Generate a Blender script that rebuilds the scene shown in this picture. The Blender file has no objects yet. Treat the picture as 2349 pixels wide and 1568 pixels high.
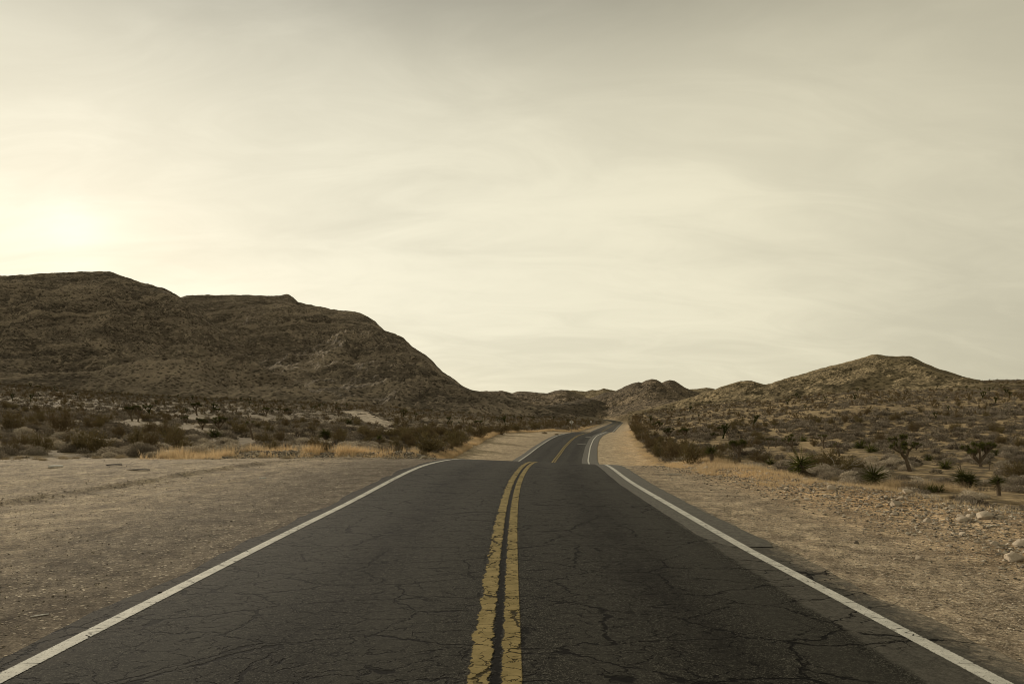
import bpy, math, random
import numpy as np
from mathutils import Vector

S = bpy.context.scene
COL = S.collection
R = math.radians
F, CX, HY, CAMH = 1566.0, 1174.5, 960.0, 1.6      # focal length, centre, horizon row of a 2349 px wide view; eye height

# ------------------------------------------------------------------ camera
cam_d = bpy.data.cameras.new('camera'); cam = bpy.data.objects.new('camera', cam_d); COL.objects.link(cam)
cam_d.sensor_width = 36; cam_d.lens = 36 * F / 2349; cam_d.shift_y = (HY - 784) / 2349
cam_d.clip_start = 0.1; cam_d.clip_end = 12000
cam.location = (0, 0, CAMH); cam.rotation_euler = (R(90), 0, 0)
S.camera = cam
S.view_settings.view_transform = 'Standard'; S.view_settings.look = 'None'
S.view_settings.exposure = 0.0; S.view_settings.gamma = 1.0
S.cycles.filter_width = 1.0; S.cycles.max_bounces = 5; S.cycles.transparent_max_bounces = 8

# ------------------------------------------------------------------ sun and sky
SUN_AZ, SUN_EL = -32.8, 13.4
sd = Vector((math.sin(R(SUN_AZ)) * math.cos(R(SUN_EL)), math.cos(R(SUN_AZ)) * math.cos(R(SUN_EL)), math.sin(R(SUN_EL))))
sun_d = bpy.data.lights.new('sun', 'SUN'); sun_d.energy = 4.2; sun_d.angle = R(4); sun_d.color = (1.0, 0.88, 0.69)
sun = bpy.data.objects.new('sun', sun_d); COL.objects.link(sun)
sun.rotation_euler = (-sd).to_track_quat('-Z', 'Y').to_euler()
sun.location = (-60, 90, 60)


class NT:
    """a small wrapper for building node trees"""
    def __init__(s, tree): s.t = tree; s.n = tree.nodes; s.l = tree.links
    def new(s, typ, ins=None, **kw):
        nd = s.n.new(typ)
        for k, v in kw.items(): setattr(nd, k, v)
        for k, v in (ins or {}).items(): s.put(nd.inputs[k], v)
        return nd
    def put(s, sock, v):
        if isinstance(v, bpy.types.NodeSocket): s.l.new(v, sock)
        elif isinstance(v, bpy.types.Node): s.l.new(v.outputs[0], sock)
        else:
            if hasattr(sock.default_value, '__len__') and hasattr(v, '__len__') and len(v) == 3 and len(sock.default_value) == 4: v = (*v, 1)
            sock.default_value = v
    def m(s, op, a, b=0.0, c=0.0, clamp=False):
        nd = s.n.new('ShaderNodeMath'); nd.operation = op; nd.use_clamp = clamp
        for i, v in enumerate((a, b, c)): s.put(nd.inputs[i], v)
        return nd.outputs[0]
    def step(s, v, a, b, lo=0.0, hi=1.0):
        nd = s.n.new('ShaderNodeMapRange'); nd.interpolation_type = 'SMOOTHSTEP'
        s.put(nd.inputs['Value'], v)
        for k, x in (('From Min', a), ('From Max', b), ('To Min', lo), ('To Max', hi)): s.put(nd.inputs[k], x)
        return nd.outputs[0]
    def mix(s, f, a, b, mode='MIX'):
        nd = s.n.new('ShaderNodeMix'); nd.data_type = 'RGBA'; nd.blend_type = mode
        s.put(nd.inputs[0], f); s.put(nd.inputs[6], a); s.put(nd.inputs[7], b)
        return nd.outputs[2]
    def noise(s, vec, scale, detail=4, rough=0.55, dist=0.0):
        return s.new('ShaderNodeTexNoise', {'Vector': vec, 'Scale': scale, 'Detail': detail, 'Roughness': rough, 'Distortion': dist}).outputs[0]
    def vor(s, vec, scale, feature='F1', out=0, rnd=1.0):
        nd = s.n.new('ShaderNodeTexVoronoi'); nd.feature = feature
        s.put(nd.inputs['Vector'], vec); nd.inputs['Scale'].default_value = scale; nd.inputs['Randomness'].default_value = rnd
        return nd.outputs[out]
    def vmul(s, v, k):
        nd = s.n.new('ShaderNodeVectorMath'); nd.operation = 'MULTIPLY'; s.put(nd.inputs[0], v); nd.inputs[1].default_value = k
        return nd.outputs[0]
    def vadd(s, a, b):
        nd = s.n.new('ShaderNodeVectorMath'); nd.operation = 'ADD'; s.put(nd.inputs[0], a); s.put(nd.inputs[1], b)
        return nd.outputs[0]


W = bpy.data.worlds.new('World'); S.world = W; W.use_nodes = True
t = NT(W.node_tree); t.n.clear()
tc = t.new('ShaderNodeTexCoord').outputs['Generated']
sky = t.new('ShaderNodeTexSky', sky_type='NISHITA', sun_disc=False, sun_elevation=R(SUN_EL), sun_rotation=R(SUN_AZ),
            air_density=1.0, dust_density=4.0, ozone_density=1.0, altitude=1200)
nisk = t.new('ShaderNodeVectorMath', {0: sky.outputs[0]}, operation='SCALE'); nisk.inputs[3].default_value = 0.07
sep = t.new('ShaderNodeSeparateXYZ', {0: tc})
X, Y, Z = sep.outputs
zz = t.m('MAXIMUM', Z, 0.0)
den = t.m('ADD', zz, 0.30)
px_ = t.m('DIVIDE', X, den); py_ = t.m('DIVIDE', Y, den)
cp = t.new('ShaderNodeCombineXYZ', {0: px_, 1: py_, 2: 0.3}).outputs[0]
rotn = t.new('ShaderNodeMapping', {'Vector': cp}); rotn.inputs['Rotation'].default_value = (0, 0, R(-28)); rotn.inputs['Scale'].default_value = (0.8, 1.9, 1)
c1 = t.noise(rotn.outputs[0], 0.9, 5, 0.5, 0.5)
c2 = t.noise(rotn.outputs[0], 3.1, 6, 0.6, 0.9)
cloud = t.m('ADD', t.m('MULTIPLY', c1, 0.6), t.m('MULTIPLY', c2, 0.4))
ramp = t.new('ShaderNodeValToRGB', {0: zz}); cr = ramp.color_ramp; cr.interpolation = 'B_SPLINE'
stops = [(p, (q, q * .925, q * .68)) for p, q in ((0.0, .80), (0.08, .81), (0.18, .83), (0.27, .84), (0.37, .80), (0.455, .66), (0.52, .44), (1.0, .24))]
while len(cr.elements) < len(stops): cr.elements.new(0.5)
for e, (p, c) in zip(cr.elements, stops): e.position = p; e.color = (*c, 1)
cf = t.m('MULTIPLY', t.step(cloud, 0.36, 0.66, 0.91, 1.08), t.step(X, .22, .80, 1.0, .70))
base = t.new('ShaderNodeVectorMath', {0: ramp.outputs[0]}, operation='SCALE'); t.put(base.inputs[3], cf)
dot = t.new('ShaderNodeVectorMath', {0: tc, 1: tuple(sd)}, operation='DOT_PRODUCT').outputs['Value']
dot = t.m('MAXIMUM', dot, 0.0)
g1 = t.m('MULTIPLY', t.m('POWER', dot, 5.0), 0.09)
g2 = t.m('MULTIPLY', t.m('POWER', dot, 90.0), 0.03)
g3 = t.m('MULTIPLY', t.m('POWER', dot, 1500.0), 0.07)
glow = t.m('MULTIPLY', t.m('ADD', t.m('ADD', g1, g2), g3), t.step(cloud, 0.36, 0.62, 0.85, 1.1))
gl = t.new('ShaderNodeVectorMath', {0: (0.78, 0.90, 1.12)}, operation='SCALE'); t.put(gl.inputs[3], glow)
tot = t.vadd(base.outputs[0], gl.outputs[0])
fin = t.mix(0.07, tot, nisk.outputs[0])
bg = t.new('ShaderNodeBackground', {'Color': fin, 'Strength': 1.0})
t.l.new(bg.outputs[0], t.new('ShaderNodeOutputWorld').inputs[0])

# ------------------------------------------------------------------ helpers
rng = np.random.default_rng(7)


def _h(ix, iy, seed):
    n = (ix.astype(np.int64) * 374761393 + iy.astype(np.int64) * 668265263 + seed * 974711) & 0xffffffff
    n = ((n ^ (n >> 13)) * 1274126177) & 0xffffffff
    n = ((n ^ (n >> 16)) * 2246822519) & 0xffffffff
    return ((n ^ (n >> 15)) & 0xffffff) / float(0xffffff)


def vn(x, y, seed=0):
    x = np.asarray(x, float); y = np.asarray(y, float)
    ix = np.floor(x); iy = np.floor(y); fx = x - ix; fy = y - iy
    fx = fx * fx * fx * (fx * (fx * 6 - 15) + 10); fy = fy * fy * fy * (fy * (fy * 6 - 15) + 10)
    a = _h(ix, iy, seed); b = _h(ix + 1, iy, seed); c = _h(ix, iy + 1, seed); d = _h(ix + 1, iy + 1, seed)
    return (a + (b - a) * fx) * (1 - fy) + (c + (d - c) * fx) * fy


def fbm(x, y, sc, octv=5, seed=0, gain=0.5, ridge=False):
    s = 0; amp = 1; tot = 0; f = 1.0 / sc
    for o in range(octv):
        v = vn(x * f + o * 17.3, y * f - o * 9.1, seed + o)
        if ridge: v = 1 - np.abs(2 * v - 1)
        s = s + amp * v; tot += amp; amp *= gain; f *= 2.03
    return s / tot


def ss(v, a, b):
    q = np.clip((np.asarray(v, float) - a) / (b - a), 0, 1)
    return q * q * (3 - 2 * q)


def mesh(name, V, Fc, mat, parent=None, attrs=None, uv=None, smooth=False, loc=None):
    """V (n,3); Fc (m,k) index array; attrs {name: per-vertex or per-face float array}"""
    V = np.ascontiguousarray(V, dtype=np.float32); Fc = np.ascontiguousarray(Fc, dtype=np.int32)
    me = bpy.data.meshes.new(name); n, (m_, k) = len(V), Fc.shape
    me.vertices.add(n); me.vertices.foreach_set('co', V.ravel())
    me.loops.add(m_ * k); me.loops.foreach_set('vertex_index', Fc.ravel())
    me.polygons.add(m_); me.polygons.foreach_set('loop_start', np.arange(0, m_ * k, k, dtype=np.int32))
    me.polygons.foreach_set('use_smooth', np.full(m_, smooth, dtype=bool))
    me.update(calc_edges=True)
    for an, av in (attrs or {}).items():
        at_ = me.attributes.new(an, 'FLOAT', 'POINT' if len(av) == n else 'FACE')
        at_.data.foreach_set('value', np.asarray(av, np.float32))
    if uv is not None:
        ul = me.uv_layers.new(name='UVMap'); ul.data.foreach_set('uv', np.asarray(uv, np.float32)[Fc.ravel()].ravel())
    me.materials.append(mat)
    o = bpy.data.objects.new(name, me); COL.objects.link(o)
    if parent: o.parent = parent
    if loc is not None: o.location = loc
    return o


def tag(o, label=None, cat=None, group=None, kind=None):
    if label: o['label'] = label
    if cat: o['category'] = cat
    if group: o['group'] = group
    if kind: o['kind'] = kind
    return o


def gridfaces(nr, nc):
    i = np.arange(nr - 1)[:, None] * nc + np.arange(nc - 1)[None, :]
    return np.stack([i, i + 1, i + nc + 1, i + nc], -1).reshape(-1, 4)


def mat(name):
    m_ = bpy.data.materials.new(name); m_.use_nodes = True
    tr = NT(m_.node_tree); b = m_.node_tree.nodes['Principled BSDF']
    b.inputs['Roughness'].default_value = 1.0; b.inputs['Specular IOR Level'].default_value = 0.02
    return m_, tr, b


def bump(tr, b, h, strength=0.5, dist=0.02):
    nd = tr.new('ShaderNodeBump', {'Height': h, 'Strength': strength, 'Distance': dist}); tr.l.new(nd.outputs[0], b.inputs['Normal'])


# ------------------------------------------------------------------ terrain function
def smooth_table(pts, sig):
    ys = np.arange(-60, 1600, 0.5); v = np.interp(ys, [p[0] for p in pts], [p[1] for p in pts])
    k = np.arange(-int(4 * sig / .5), int(4 * sig / .5) + 1) * .5; g = np.exp(-k * k / 2 / sig / sig); g /= g.sum()
    vv = np.convolve(np.pad(v, len(k) // 2, mode='edge'), g, 'valid')
    return ys, vv


_cx = smooth_table([(-60, -.09), (9, -.1), (13.2, -.055), (17.9, .09), (25, .57), (29, .93), (40, 1.9), (61, 3.75), (70, 4.85), (81.5, 6.3), (97, 8.5),
                    (108, 10.4), (118, 12.5), (135, 15.6), (150, 18.2), (190, 25), (438, 67.8), (500, 76), (560, 80), (620, 78), (700, 60), (1600, -300)], 2.2)
_zr = smooth_table([(-60, 0), (22, 0), (26, -.09), (30, -.28), (34, -.59), (40, -1.15), (48, -1.88), (54, -2.15), (61, -2.2), (70, -2.07), (81.5, -1.76),
                    (97, -1.37), (108, -1.08), (118, -.98), (135, -1.04), (146, -1.25), (165, -1.9), (180, -2.15), (195, -2.05), (240, -1.8), (438, -1.03), (520, -.3), (600, 1.0), (700, 1.2), (1600, 3)], 1.6)
cxf = lambda y: np.interp(y, *_cx)
zrf = lambda y: np.interp(y, *_zr)
WLf = lambda y: np.interp(y, [-60, 22, 27, 31, 40, 60, 90, 115, 135, 160, 200, 440, 600], [26, 25, 21, 8, 8, 9, 11, 13, 9, 6.5, 6, 6, 6])
WRf = lambda y: np.interp(y, [-60, 5, 12, 18, 27, 60, 110, 190, 440, 600], [7.5, 7.3, 7.4, 7.2, 6.5, 8.2, 8.2, 7, 6, 6])


def uf(x, y):
    d = (cxf(y + .5) - cxf(y - .5))
    return (x - cxf(y)) / np.sqrt(1 + d * d)


_cols = [(-1500, [(10, 0), (28, 0), (45, 0), (60, .6), (120, 4), (250, 14), (400, 26), (700, 45), (2500, 60)]),
         (0, [(10, 0), (28, 0), (45, 0), (60, .5), (80, 1.2), (120, 3.2), (250, 12), (400, 21), (700, 30), (2500, 40)]),
         (400, [(10, 0), (30, 0), (45, -.3), (60, 0), (80, .4), (110, 1.4), (150, 3), (250, 8), (400, 14), (700, 20), (2500, 30)]),
         (800, [(10, 0), (31, 0), (45, -.8), (60, -.6), (80, -.2), (120, .9), (250, 5.5), (400, 10), (700, 16), (2500, 25)]),
         (1050, [(10, 0), (27, 0), (32, -.6), (45, -1.6), (60, -1.8), (80, -1.5), (120, -.8), (250, 2), (400, 5), (700, 8), (2500, 20)]),
         (1250, [(10, 0), (27, -.1), (60, -2.2), (120, -1.3), (250, .2), (400, 2), (600, 5), (1000, 9), (2500, 20)]),
         (1400, [(10, 0), (27, -.2), (60, -2.2), (120, -1.2), (190, -2.1), (438, .2), (600, 3), (1000, 8), (2500, 20)]),
         (1500, [(10, 0), (27, -.4), (60, -2.2), (120, -1.2), (190, .2), (300, 3.5), (438, 7), (700, 14), (2500, 20)]),
         (1700, [(10, 0), (18, -.3), (30, -1.5), (55, -1.95), (80, -1.3), (120, -.1), (200, 3.6), (300, 8.5), (500, 18), (2500, 30)]),
         (2000, [(9, 0), (15, -.3), (22, -1.5), (45, -1.95), (60, -1.6), (90, -.4), (120, 1.6), (200, 6.8), (300, 14), (500, 26), (2500, 40)]),
         (2349, [(8, 0), (13, -.2), (20, -1.5), (40, -2.05), (55, -1.7), (80, .1), (120, 3.1), (200, 8.5), (300, 16), (500, 30), (2500, 50)]),
         (3600, [(5, 0), (9, -.2), (16, -1.6), (40, -1.8), (55, -1), (80, 1), (120, 4), (200, 10), (500, 35), (2500, 60)])]


def Tf(x, y):
    x = np.asarray(x, float); y = np.asarray(y, float)
    yy = np.maximum(y, 3.0); px = np.clip(CX + F * x / yy, -1500, 3600)
    dep = np.where(y > 0, np.maximum(y, 1), 1)
    Z = np.stack([np.interp(np.log(dep), np.log([p[0] for p in c]), [p[1] for p in c]) for _, c in _cols])
    pxs = np.array([c[0] for c in _cols], float)
    i = np.clip(np.searchsorted(pxs, px) - 1, 0, len(pxs) - 2)
    f = (px - pxs[i]) / (pxs[i + 1] - pxs[i]); f = f * f * (3 - 2 * f) * .5 + f * .5
    z0 = np.take_along_axis(Z, i[None], 0)[0]; z1 = np.take_along_axis(Z, (i + 1)[None], 0)[0]
    return z0 + (z1 - z0) * f


def ground_z(x, y, detail=True):
    x = np.asarray(x, float); y = np.asarray(y, float)
    u = uf(x, y)
    cross = -.04 * np.clip(u, -4, 4) * ss(y, 12, 22) * (1 - ss(y, 42, 60)) - .012 * np.clip(np.abs(u), 0, 4) * (1 - ss(y, 12, 22))
    rz = zrf(y) + cross
    out = np.where(u < 0, -u - WLf(y), u - WRf(y))
    blend_w = np.where(u < 0, 5.0, 4.0)
    w = ss(out / blend_w, 0, 1)
    z = rz * (1 - w) + Tf(x, y) * w
    if detail:
        away = ss(np.abs(u), 3.9, 6.5)
        z = z + away * (1 - w) * ((fbm(x, y, 2.2, 4, 3) - .5) * .07 + (fbm(x, y, .5, 3, 5) - .5) * .03)
        z = z + w * ((fbm(x, y, 9, 5, 11) - .5) * np.clip(.35 + y * .004, .3, 2.2) + (fbm(x, y, 1.6, 3, 12) - .5) * .16)
        # low windrows of loose gravel on the left pull-out, the bank lip on the right, grass berm on the far left
        lx = np.interp(y, [3, 13, 18, 24.5, 29], [-11.6, -9.9, -8.9, -7.4, -5.0])
        z = z + .085 * np.exp(-((x - lx) / .26) ** 2) * ss(y, 6, 11) * (1 - ss(y, 26, 30)) * (.75 + .5 * fbm(x, y, .6, 3, 21))
        z = z + .03 * np.exp(-((x - lx * .78) / .2) ** 2) * ss(y, 5, 11) * (1 - ss(y, 22, 26)) * fbm(x, y, .8, 3, 22)
        z = z + .06 * np.exp(-((x - lx * 1.3) / .3) ** 2) * ss(y, 6, 12) * (1 - ss(y, 24, 28)) * fbm(x, y, .8, 3, 23)
        z = z + (.16 + .2 * (vn(x * .5, y * .5, 31) - .5)) * np.exp(-((out - .5) / .8) ** 2) * (u > 0) * ss(y, 2, 6)
        z = z + (.30 + .35 * (vn(x * .25, y * .14, 32) - .5)) * np.exp(-((out - 1.2) / 1.3) ** 2) * (u < 0) * ss(y, 48, 62)
        z = z + (.12 * vn(x * .5, y * .5, 33)) * np.exp(-((out - .6) / .9) ** 2) * (u < 0) * ss(y, 20, 28) * (1 - ss(y, 36, 44))
        pxx = CX + F * x / np.maximum(y, 3)
        yk = np.interp(pxx, [480, 560, 700, 850, 960, 1000], [28.4, 29.6, 30.2, 30.0, 28.8, 28.2])
        z = z + (.16 + .22 * fbm(x, y, 1.2, 4, 35)) * np.exp(-((y - yk) / .75) ** 2) * ss(pxx, 470, 600) * (1 - ss(pxx, 930, 1000))
    return z


def gz(x, y): return float(ground_z(np.array([x]), np.array([y]))[0])


_D = np.exp(np.linspace(math.log(3.2), math.log(900), 2600))


def at(px, py, dmin=0.0):
    """the point of the ground seen at (px, py), at its own real distance"""
    x = (px - CX) / F * _D; z = ground_z(x, _D); ray = CAMH - (py - HY) / F * _D
    hit = np.where((z >= ray) & (_D >= dmin))[0]
    i = hit[0] if len(hit) else len(_D) - 1
    return float(x[i]), float(_D[i]), float(z[i])


# ------------------------------------------------------------------ materials of the land
def mat_ground():
    m_, t, b = mat('desert_ground')
    P = t.new('ShaderNodeTexCoord').outputs['Object']
    A = lambda n: t.new('ShaderNodeAttribute', attribute_name=n).outputs['Fac']
    u, g = A('u'), A('gravel')
    n1 = t.noise(P, 0.35, 5, 0.6); n2 = t.noise(P, 2.2, 5, 0.65); n3 = t.noise(P, 14, 5, 0.7); n4 = t.noise(P, 60, 3, 0.7)
    cell = t.vor(P, 42, out=1); cell2 = t.vor(P, 85, out=1)
    cd = t.vor(P, 42, out=0); cd2 = t.vor(P, 85, out=0)
    cv = t.new('ShaderNodeSeparateColor', {0: cell}).outputs[0]; cv2 = t.new('ShaderNodeSeparateColor', {0: cell2}).outputs[1]
    # gravel: small stones of mixed tone in a dusty matrix
    stone = t.mix(t.m('POWER', cv2, 1.5), (0.07, 0.06, 0.048), (0.50, 0.43, 0.34))
    stoneb = t.mix(t.m('POWER', cv, 2.2), (0.12, 0.102, 0.082), (0.50, 0.44, 0.35))
    dust = t.mix(n2, (0.15, 0.125, 0.096), (0.33, 0.28, 0.21))
    grav = t.mix(t.step(n3, .42, .6), stone, stoneb)
    grav = t.mix(t.step(n2, .35, .75, .25, .85), grav, dust)
    # worn wheel tracks run along the road: stretched noise in (u, y)
    yv = t.new('ShaderNodeSeparateXYZ', {0: P}).outputs[1]
    uv = t.new('ShaderNodeCombineXYZ', {0: u, 1: t.m('MULTIPLY', yv, .10), 2: 0.0}).outputs[0]
    tr_ = t.noise(uv, 1.1, 4, .6)
    grav = t.mix(t.step(tr_, .42, .64, .0, .4), grav, t.mix(n3, (0.10, 0.086, 0.072), (0.20, 0.172, 0.138)))
    # oily, tarry fringe beside the pavement
    ul = t.m('ADD', u, t.m('MULTIPLY', t.m('SUBTRACT', n1, .5), 2.6))
    fr = t.m('MULTIPLY', t.step(ul, -8.2, -4.4), t.step(u, -1.0, 0.0, 1.0, 0.0))
    grav = t.mix(t.m('MULTIPLY', fr, .86), grav, t.mix(n4, (0.045, 0.04, 0.035), (0.135, 0.118, 0.098)))
    ur = t.m('ADD', u, t.m('MULTIPLY', t.m('SUBTRACT', n2, .5), .9))
    fr2 = t.m('MULTIPLY', t.step(ur, 3.2, 4.0, 1.0, 0.0), t.step(u, 0.0, 1.0))
    grav = t.mix(t.m('MULTIPLY', fr2, .45), grav, t.mix(n4, (0.09, 0.082, 0.07), (0.2, 0.18, 0.15)))
    warm = t.m('MULTIPLY', t.step(u, 4.5, 7.5), t.step(n1, .3, .6, .35, 1))
    grav = t.mix(t.m('MULTIPLY', warm, .5), grav, t.mix(1.0, grav, (2.1, 1.62, 1.08), 'MULTIPLY'))
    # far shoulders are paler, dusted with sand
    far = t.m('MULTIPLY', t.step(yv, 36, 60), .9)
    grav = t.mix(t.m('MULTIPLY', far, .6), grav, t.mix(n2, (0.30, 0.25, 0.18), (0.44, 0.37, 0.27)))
    g8 = t.noise(P, 11, 9, .92); g9 = t.noise(P, 2.2, 9, .86)
    grav = t.mix(1.0, grav, t.mix(t.step(g8, .36, .66), (0.74, 0.715, 0.68), (2.55, 2.47, 2.34)), 'MULTIPLY')
    for sc_ in (19.0, 33.0):
        cc = t.new('ShaderNodeSeparateColor', {0: t.vor(P, sc_, out=1)}); ins = t.step(t.vor(P, sc_, out=0), .30, .42, 1, 0)
        grav = t.mix(t.m('MULTIPLY', t.step(cc.outputs[0], .86, .90), ins), grav, t.mix(cc.outputs[1], (0.34, 0.30, 0.24), (0.62, 0.55, 0.45)))
        grav = t.mix(t.m('MULTIPLY', t.step(cc.outputs[0], .13, .10), t.m('MULTIPLY', ins, .8)), grav, (0.07, 0.06, 0.05))
    grav = t.mix(1.0, grav, t.mix(t.step(g9, .38, .64), (0.78, 0.77, 0.76), (1.16, 1.15, 1.14)), 'MULTIPLY')
    # desert floor
    side = t.step(u, -4, 14)
    sand = t.mix(side, t.mix(n2, (0.17, 0.137, 0.092), (0.33, 0.268, 0.182)), t.mix(n2, (0.26, 0.20, 0.122), (0.50, 0.385, 0.235)))
    litter = t.mix(t.step(t.noise(P, .9, 5, .7), .42, .58), sand, (0.15, 0.122, 0.086))
    litter = t.mix(t.step(t.noise(P, .03, 4, .5), .45, .6), litter, sand)
    # far off the low scrub shows as dark specks between pale earth
    sp = t.vor(P, .42, out=0)
    spm = t.m('MULTIPLY', t.step(t.m('ADD', sp, t.m('MULTIPLY', t.m('SUBTRACT', n2, .5), .35)), .28, .5, 1, 0), t.step(yv, 90, 220))
    litter = t.mix(t.m('MULTIPLY', spm, .8), litter, (0.055, 0.047, 0.032))
    col = t.mix(g, litter, grav)
    col = t.mix(1.0, col, t.mix(t.step(t.noise(P, 1.4, 9, .88), .38, .64), (0.62, 0.6, 0.58), (1.25, 1.24, 1.2)), 'MULTIPLY')
    t.put(b.inputs['Base Color'], col)
    h = t.m('ADD', t.m('ADD', t.m('MULTIPLY', cd, -1.0), t.m('MULTIPLY', cd2, -.5)), t.m('ADD', t.m('MULTIPLY', n3, .8), t.m('MULTIPLY', g8, 1.6)))
    bump(t, b, h, .6, .014)
    return m_


def mat_hill(name, dark, mid, light, sc=1.0, strata=False):
    m_, t, b = mat(name)
    P = t.new('ShaderNodeTexCoord').outputs['Object']
    Q = t.vmul(P, (1, 1, 2.0))
    n0 = t.noise(P, .006 * sc, 4, .55); n1 = t.noise(Q, .03 * sc, 6, .65, .6); n2 = t.noise(Q, .16 * sc, 5, .75); n3 = t.noise(Q, .5 * sc, 3, .7)
    c = t.mix(t.step(n1, .38, .62), mid, dark)
    c = t.mix(t.m('MULTIPLY', t.step(n0, .45, .62), .25), c, light)
    nb = t.noise(Q, .013 * sc, 5, .6, .8)
    c = t.mix(t.step(nb, .50, .62, 0, .75), c, dark)
    c = t.mix(t.step(nb, .46, .36, 0, .45), c, light)
    c = t.mix(t.step(n2, .50, .66, 0, .8), c, light)
    sp = t.vor(Q, .30 * sc, out=0); sp2 = t.vor(Q, .13 * sc, out=0)
    c = t.mix(t.m('MULTIPLY', t.step(t.m('ADD', sp, t.m('MULTIPLY', n3, .4)), .46, .62, 1, 0), .8), c, tuple(v * .42 for v in dark))
    c = t.mix(t.m('MULTIPLY', t.step(t.m('ADD', sp2, t.m('MULTIPLY', n3, .5)), .42, .56, 1, 0), .6), c, tuple(v * .5 for v in dark))
    if strata:
        z = t.new('ShaderNodeSeparateXYZ', {0: P}).outputs[2]
        zv = t.new('ShaderNodeCombineXYZ', {0: 0.0, 1: 0.0, 2: t.m('ADD', t.m('SUBTRACT', z, t.m('MULTIPLY', t.new('ShaderNodeSeparateXYZ', {0: P}).outputs[0], .13)), t.m('MULTIPLY', n1, 30))}).outputs[0]
        st = t.noise(zv, .16, 3, .7)
        c = t.mix(t.step(st, .50, .62, 0, .6), c, light)
        c = t.mix(t.step(st, .46, .34, 0, .5), c, dark)
    t.put(b.inputs['Base Color'], c)
    bump(t, b, t.m('ADD', t.m('ADD', t.m('MULTIPLY', n2, 1.5), n3), t.m('MULTIPLY', sp, -1.2)), .7, 2.0)
    return m_


# ------------------------------------------------------------------ ground sheet
def build_ground():
    rr = [0.6]
    while rr[-1] < 9000:
        r = rr[-1]; rr.append(r * (1.02 if r < 3 else 1.0085 if r < 70 else 1.014 if r < 300 else 1.03 if r < 900 else 1.10))
    rr = np.array(rr)
    az = np.concatenate([np.arange(-180, -46, 4.0), np.arange(-46, 46, .155), np.arange(46, 180.1, 4.0)]); az[-1] = 180
    A, Rr = np.meshgrid(np.radians(az), rr)
    x = np.sin(A) * Rr; y = np.cos(A) * Rr
    z = ground_z(x, y); u = uf(x, y)
    z = z - .035 * (1 - ss(np.abs(u), 3.15, 3.4))
    out = np.where(u < 0, -u - WLf(y), u - WRf(y))
    g = 1 - ss(out + (fbm(x, y, 1.5, 3, 41) - .5) * 3.0, -.6, 1.6)
    back = y < 2
    g = np.where(back & (np.abs(u) > 12), .3, g)
    z = np.where(Rr > 1500, np.minimum(z, 30) - (Rr - 1500) * .02, z)
    V = np.stack([x, y, z], -1).reshape(-1, 3)
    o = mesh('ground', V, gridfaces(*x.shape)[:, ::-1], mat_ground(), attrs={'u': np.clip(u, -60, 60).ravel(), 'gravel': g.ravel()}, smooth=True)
    # close the small hole under the eye
    tag(o, kind='structure')


build_ground()


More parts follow.
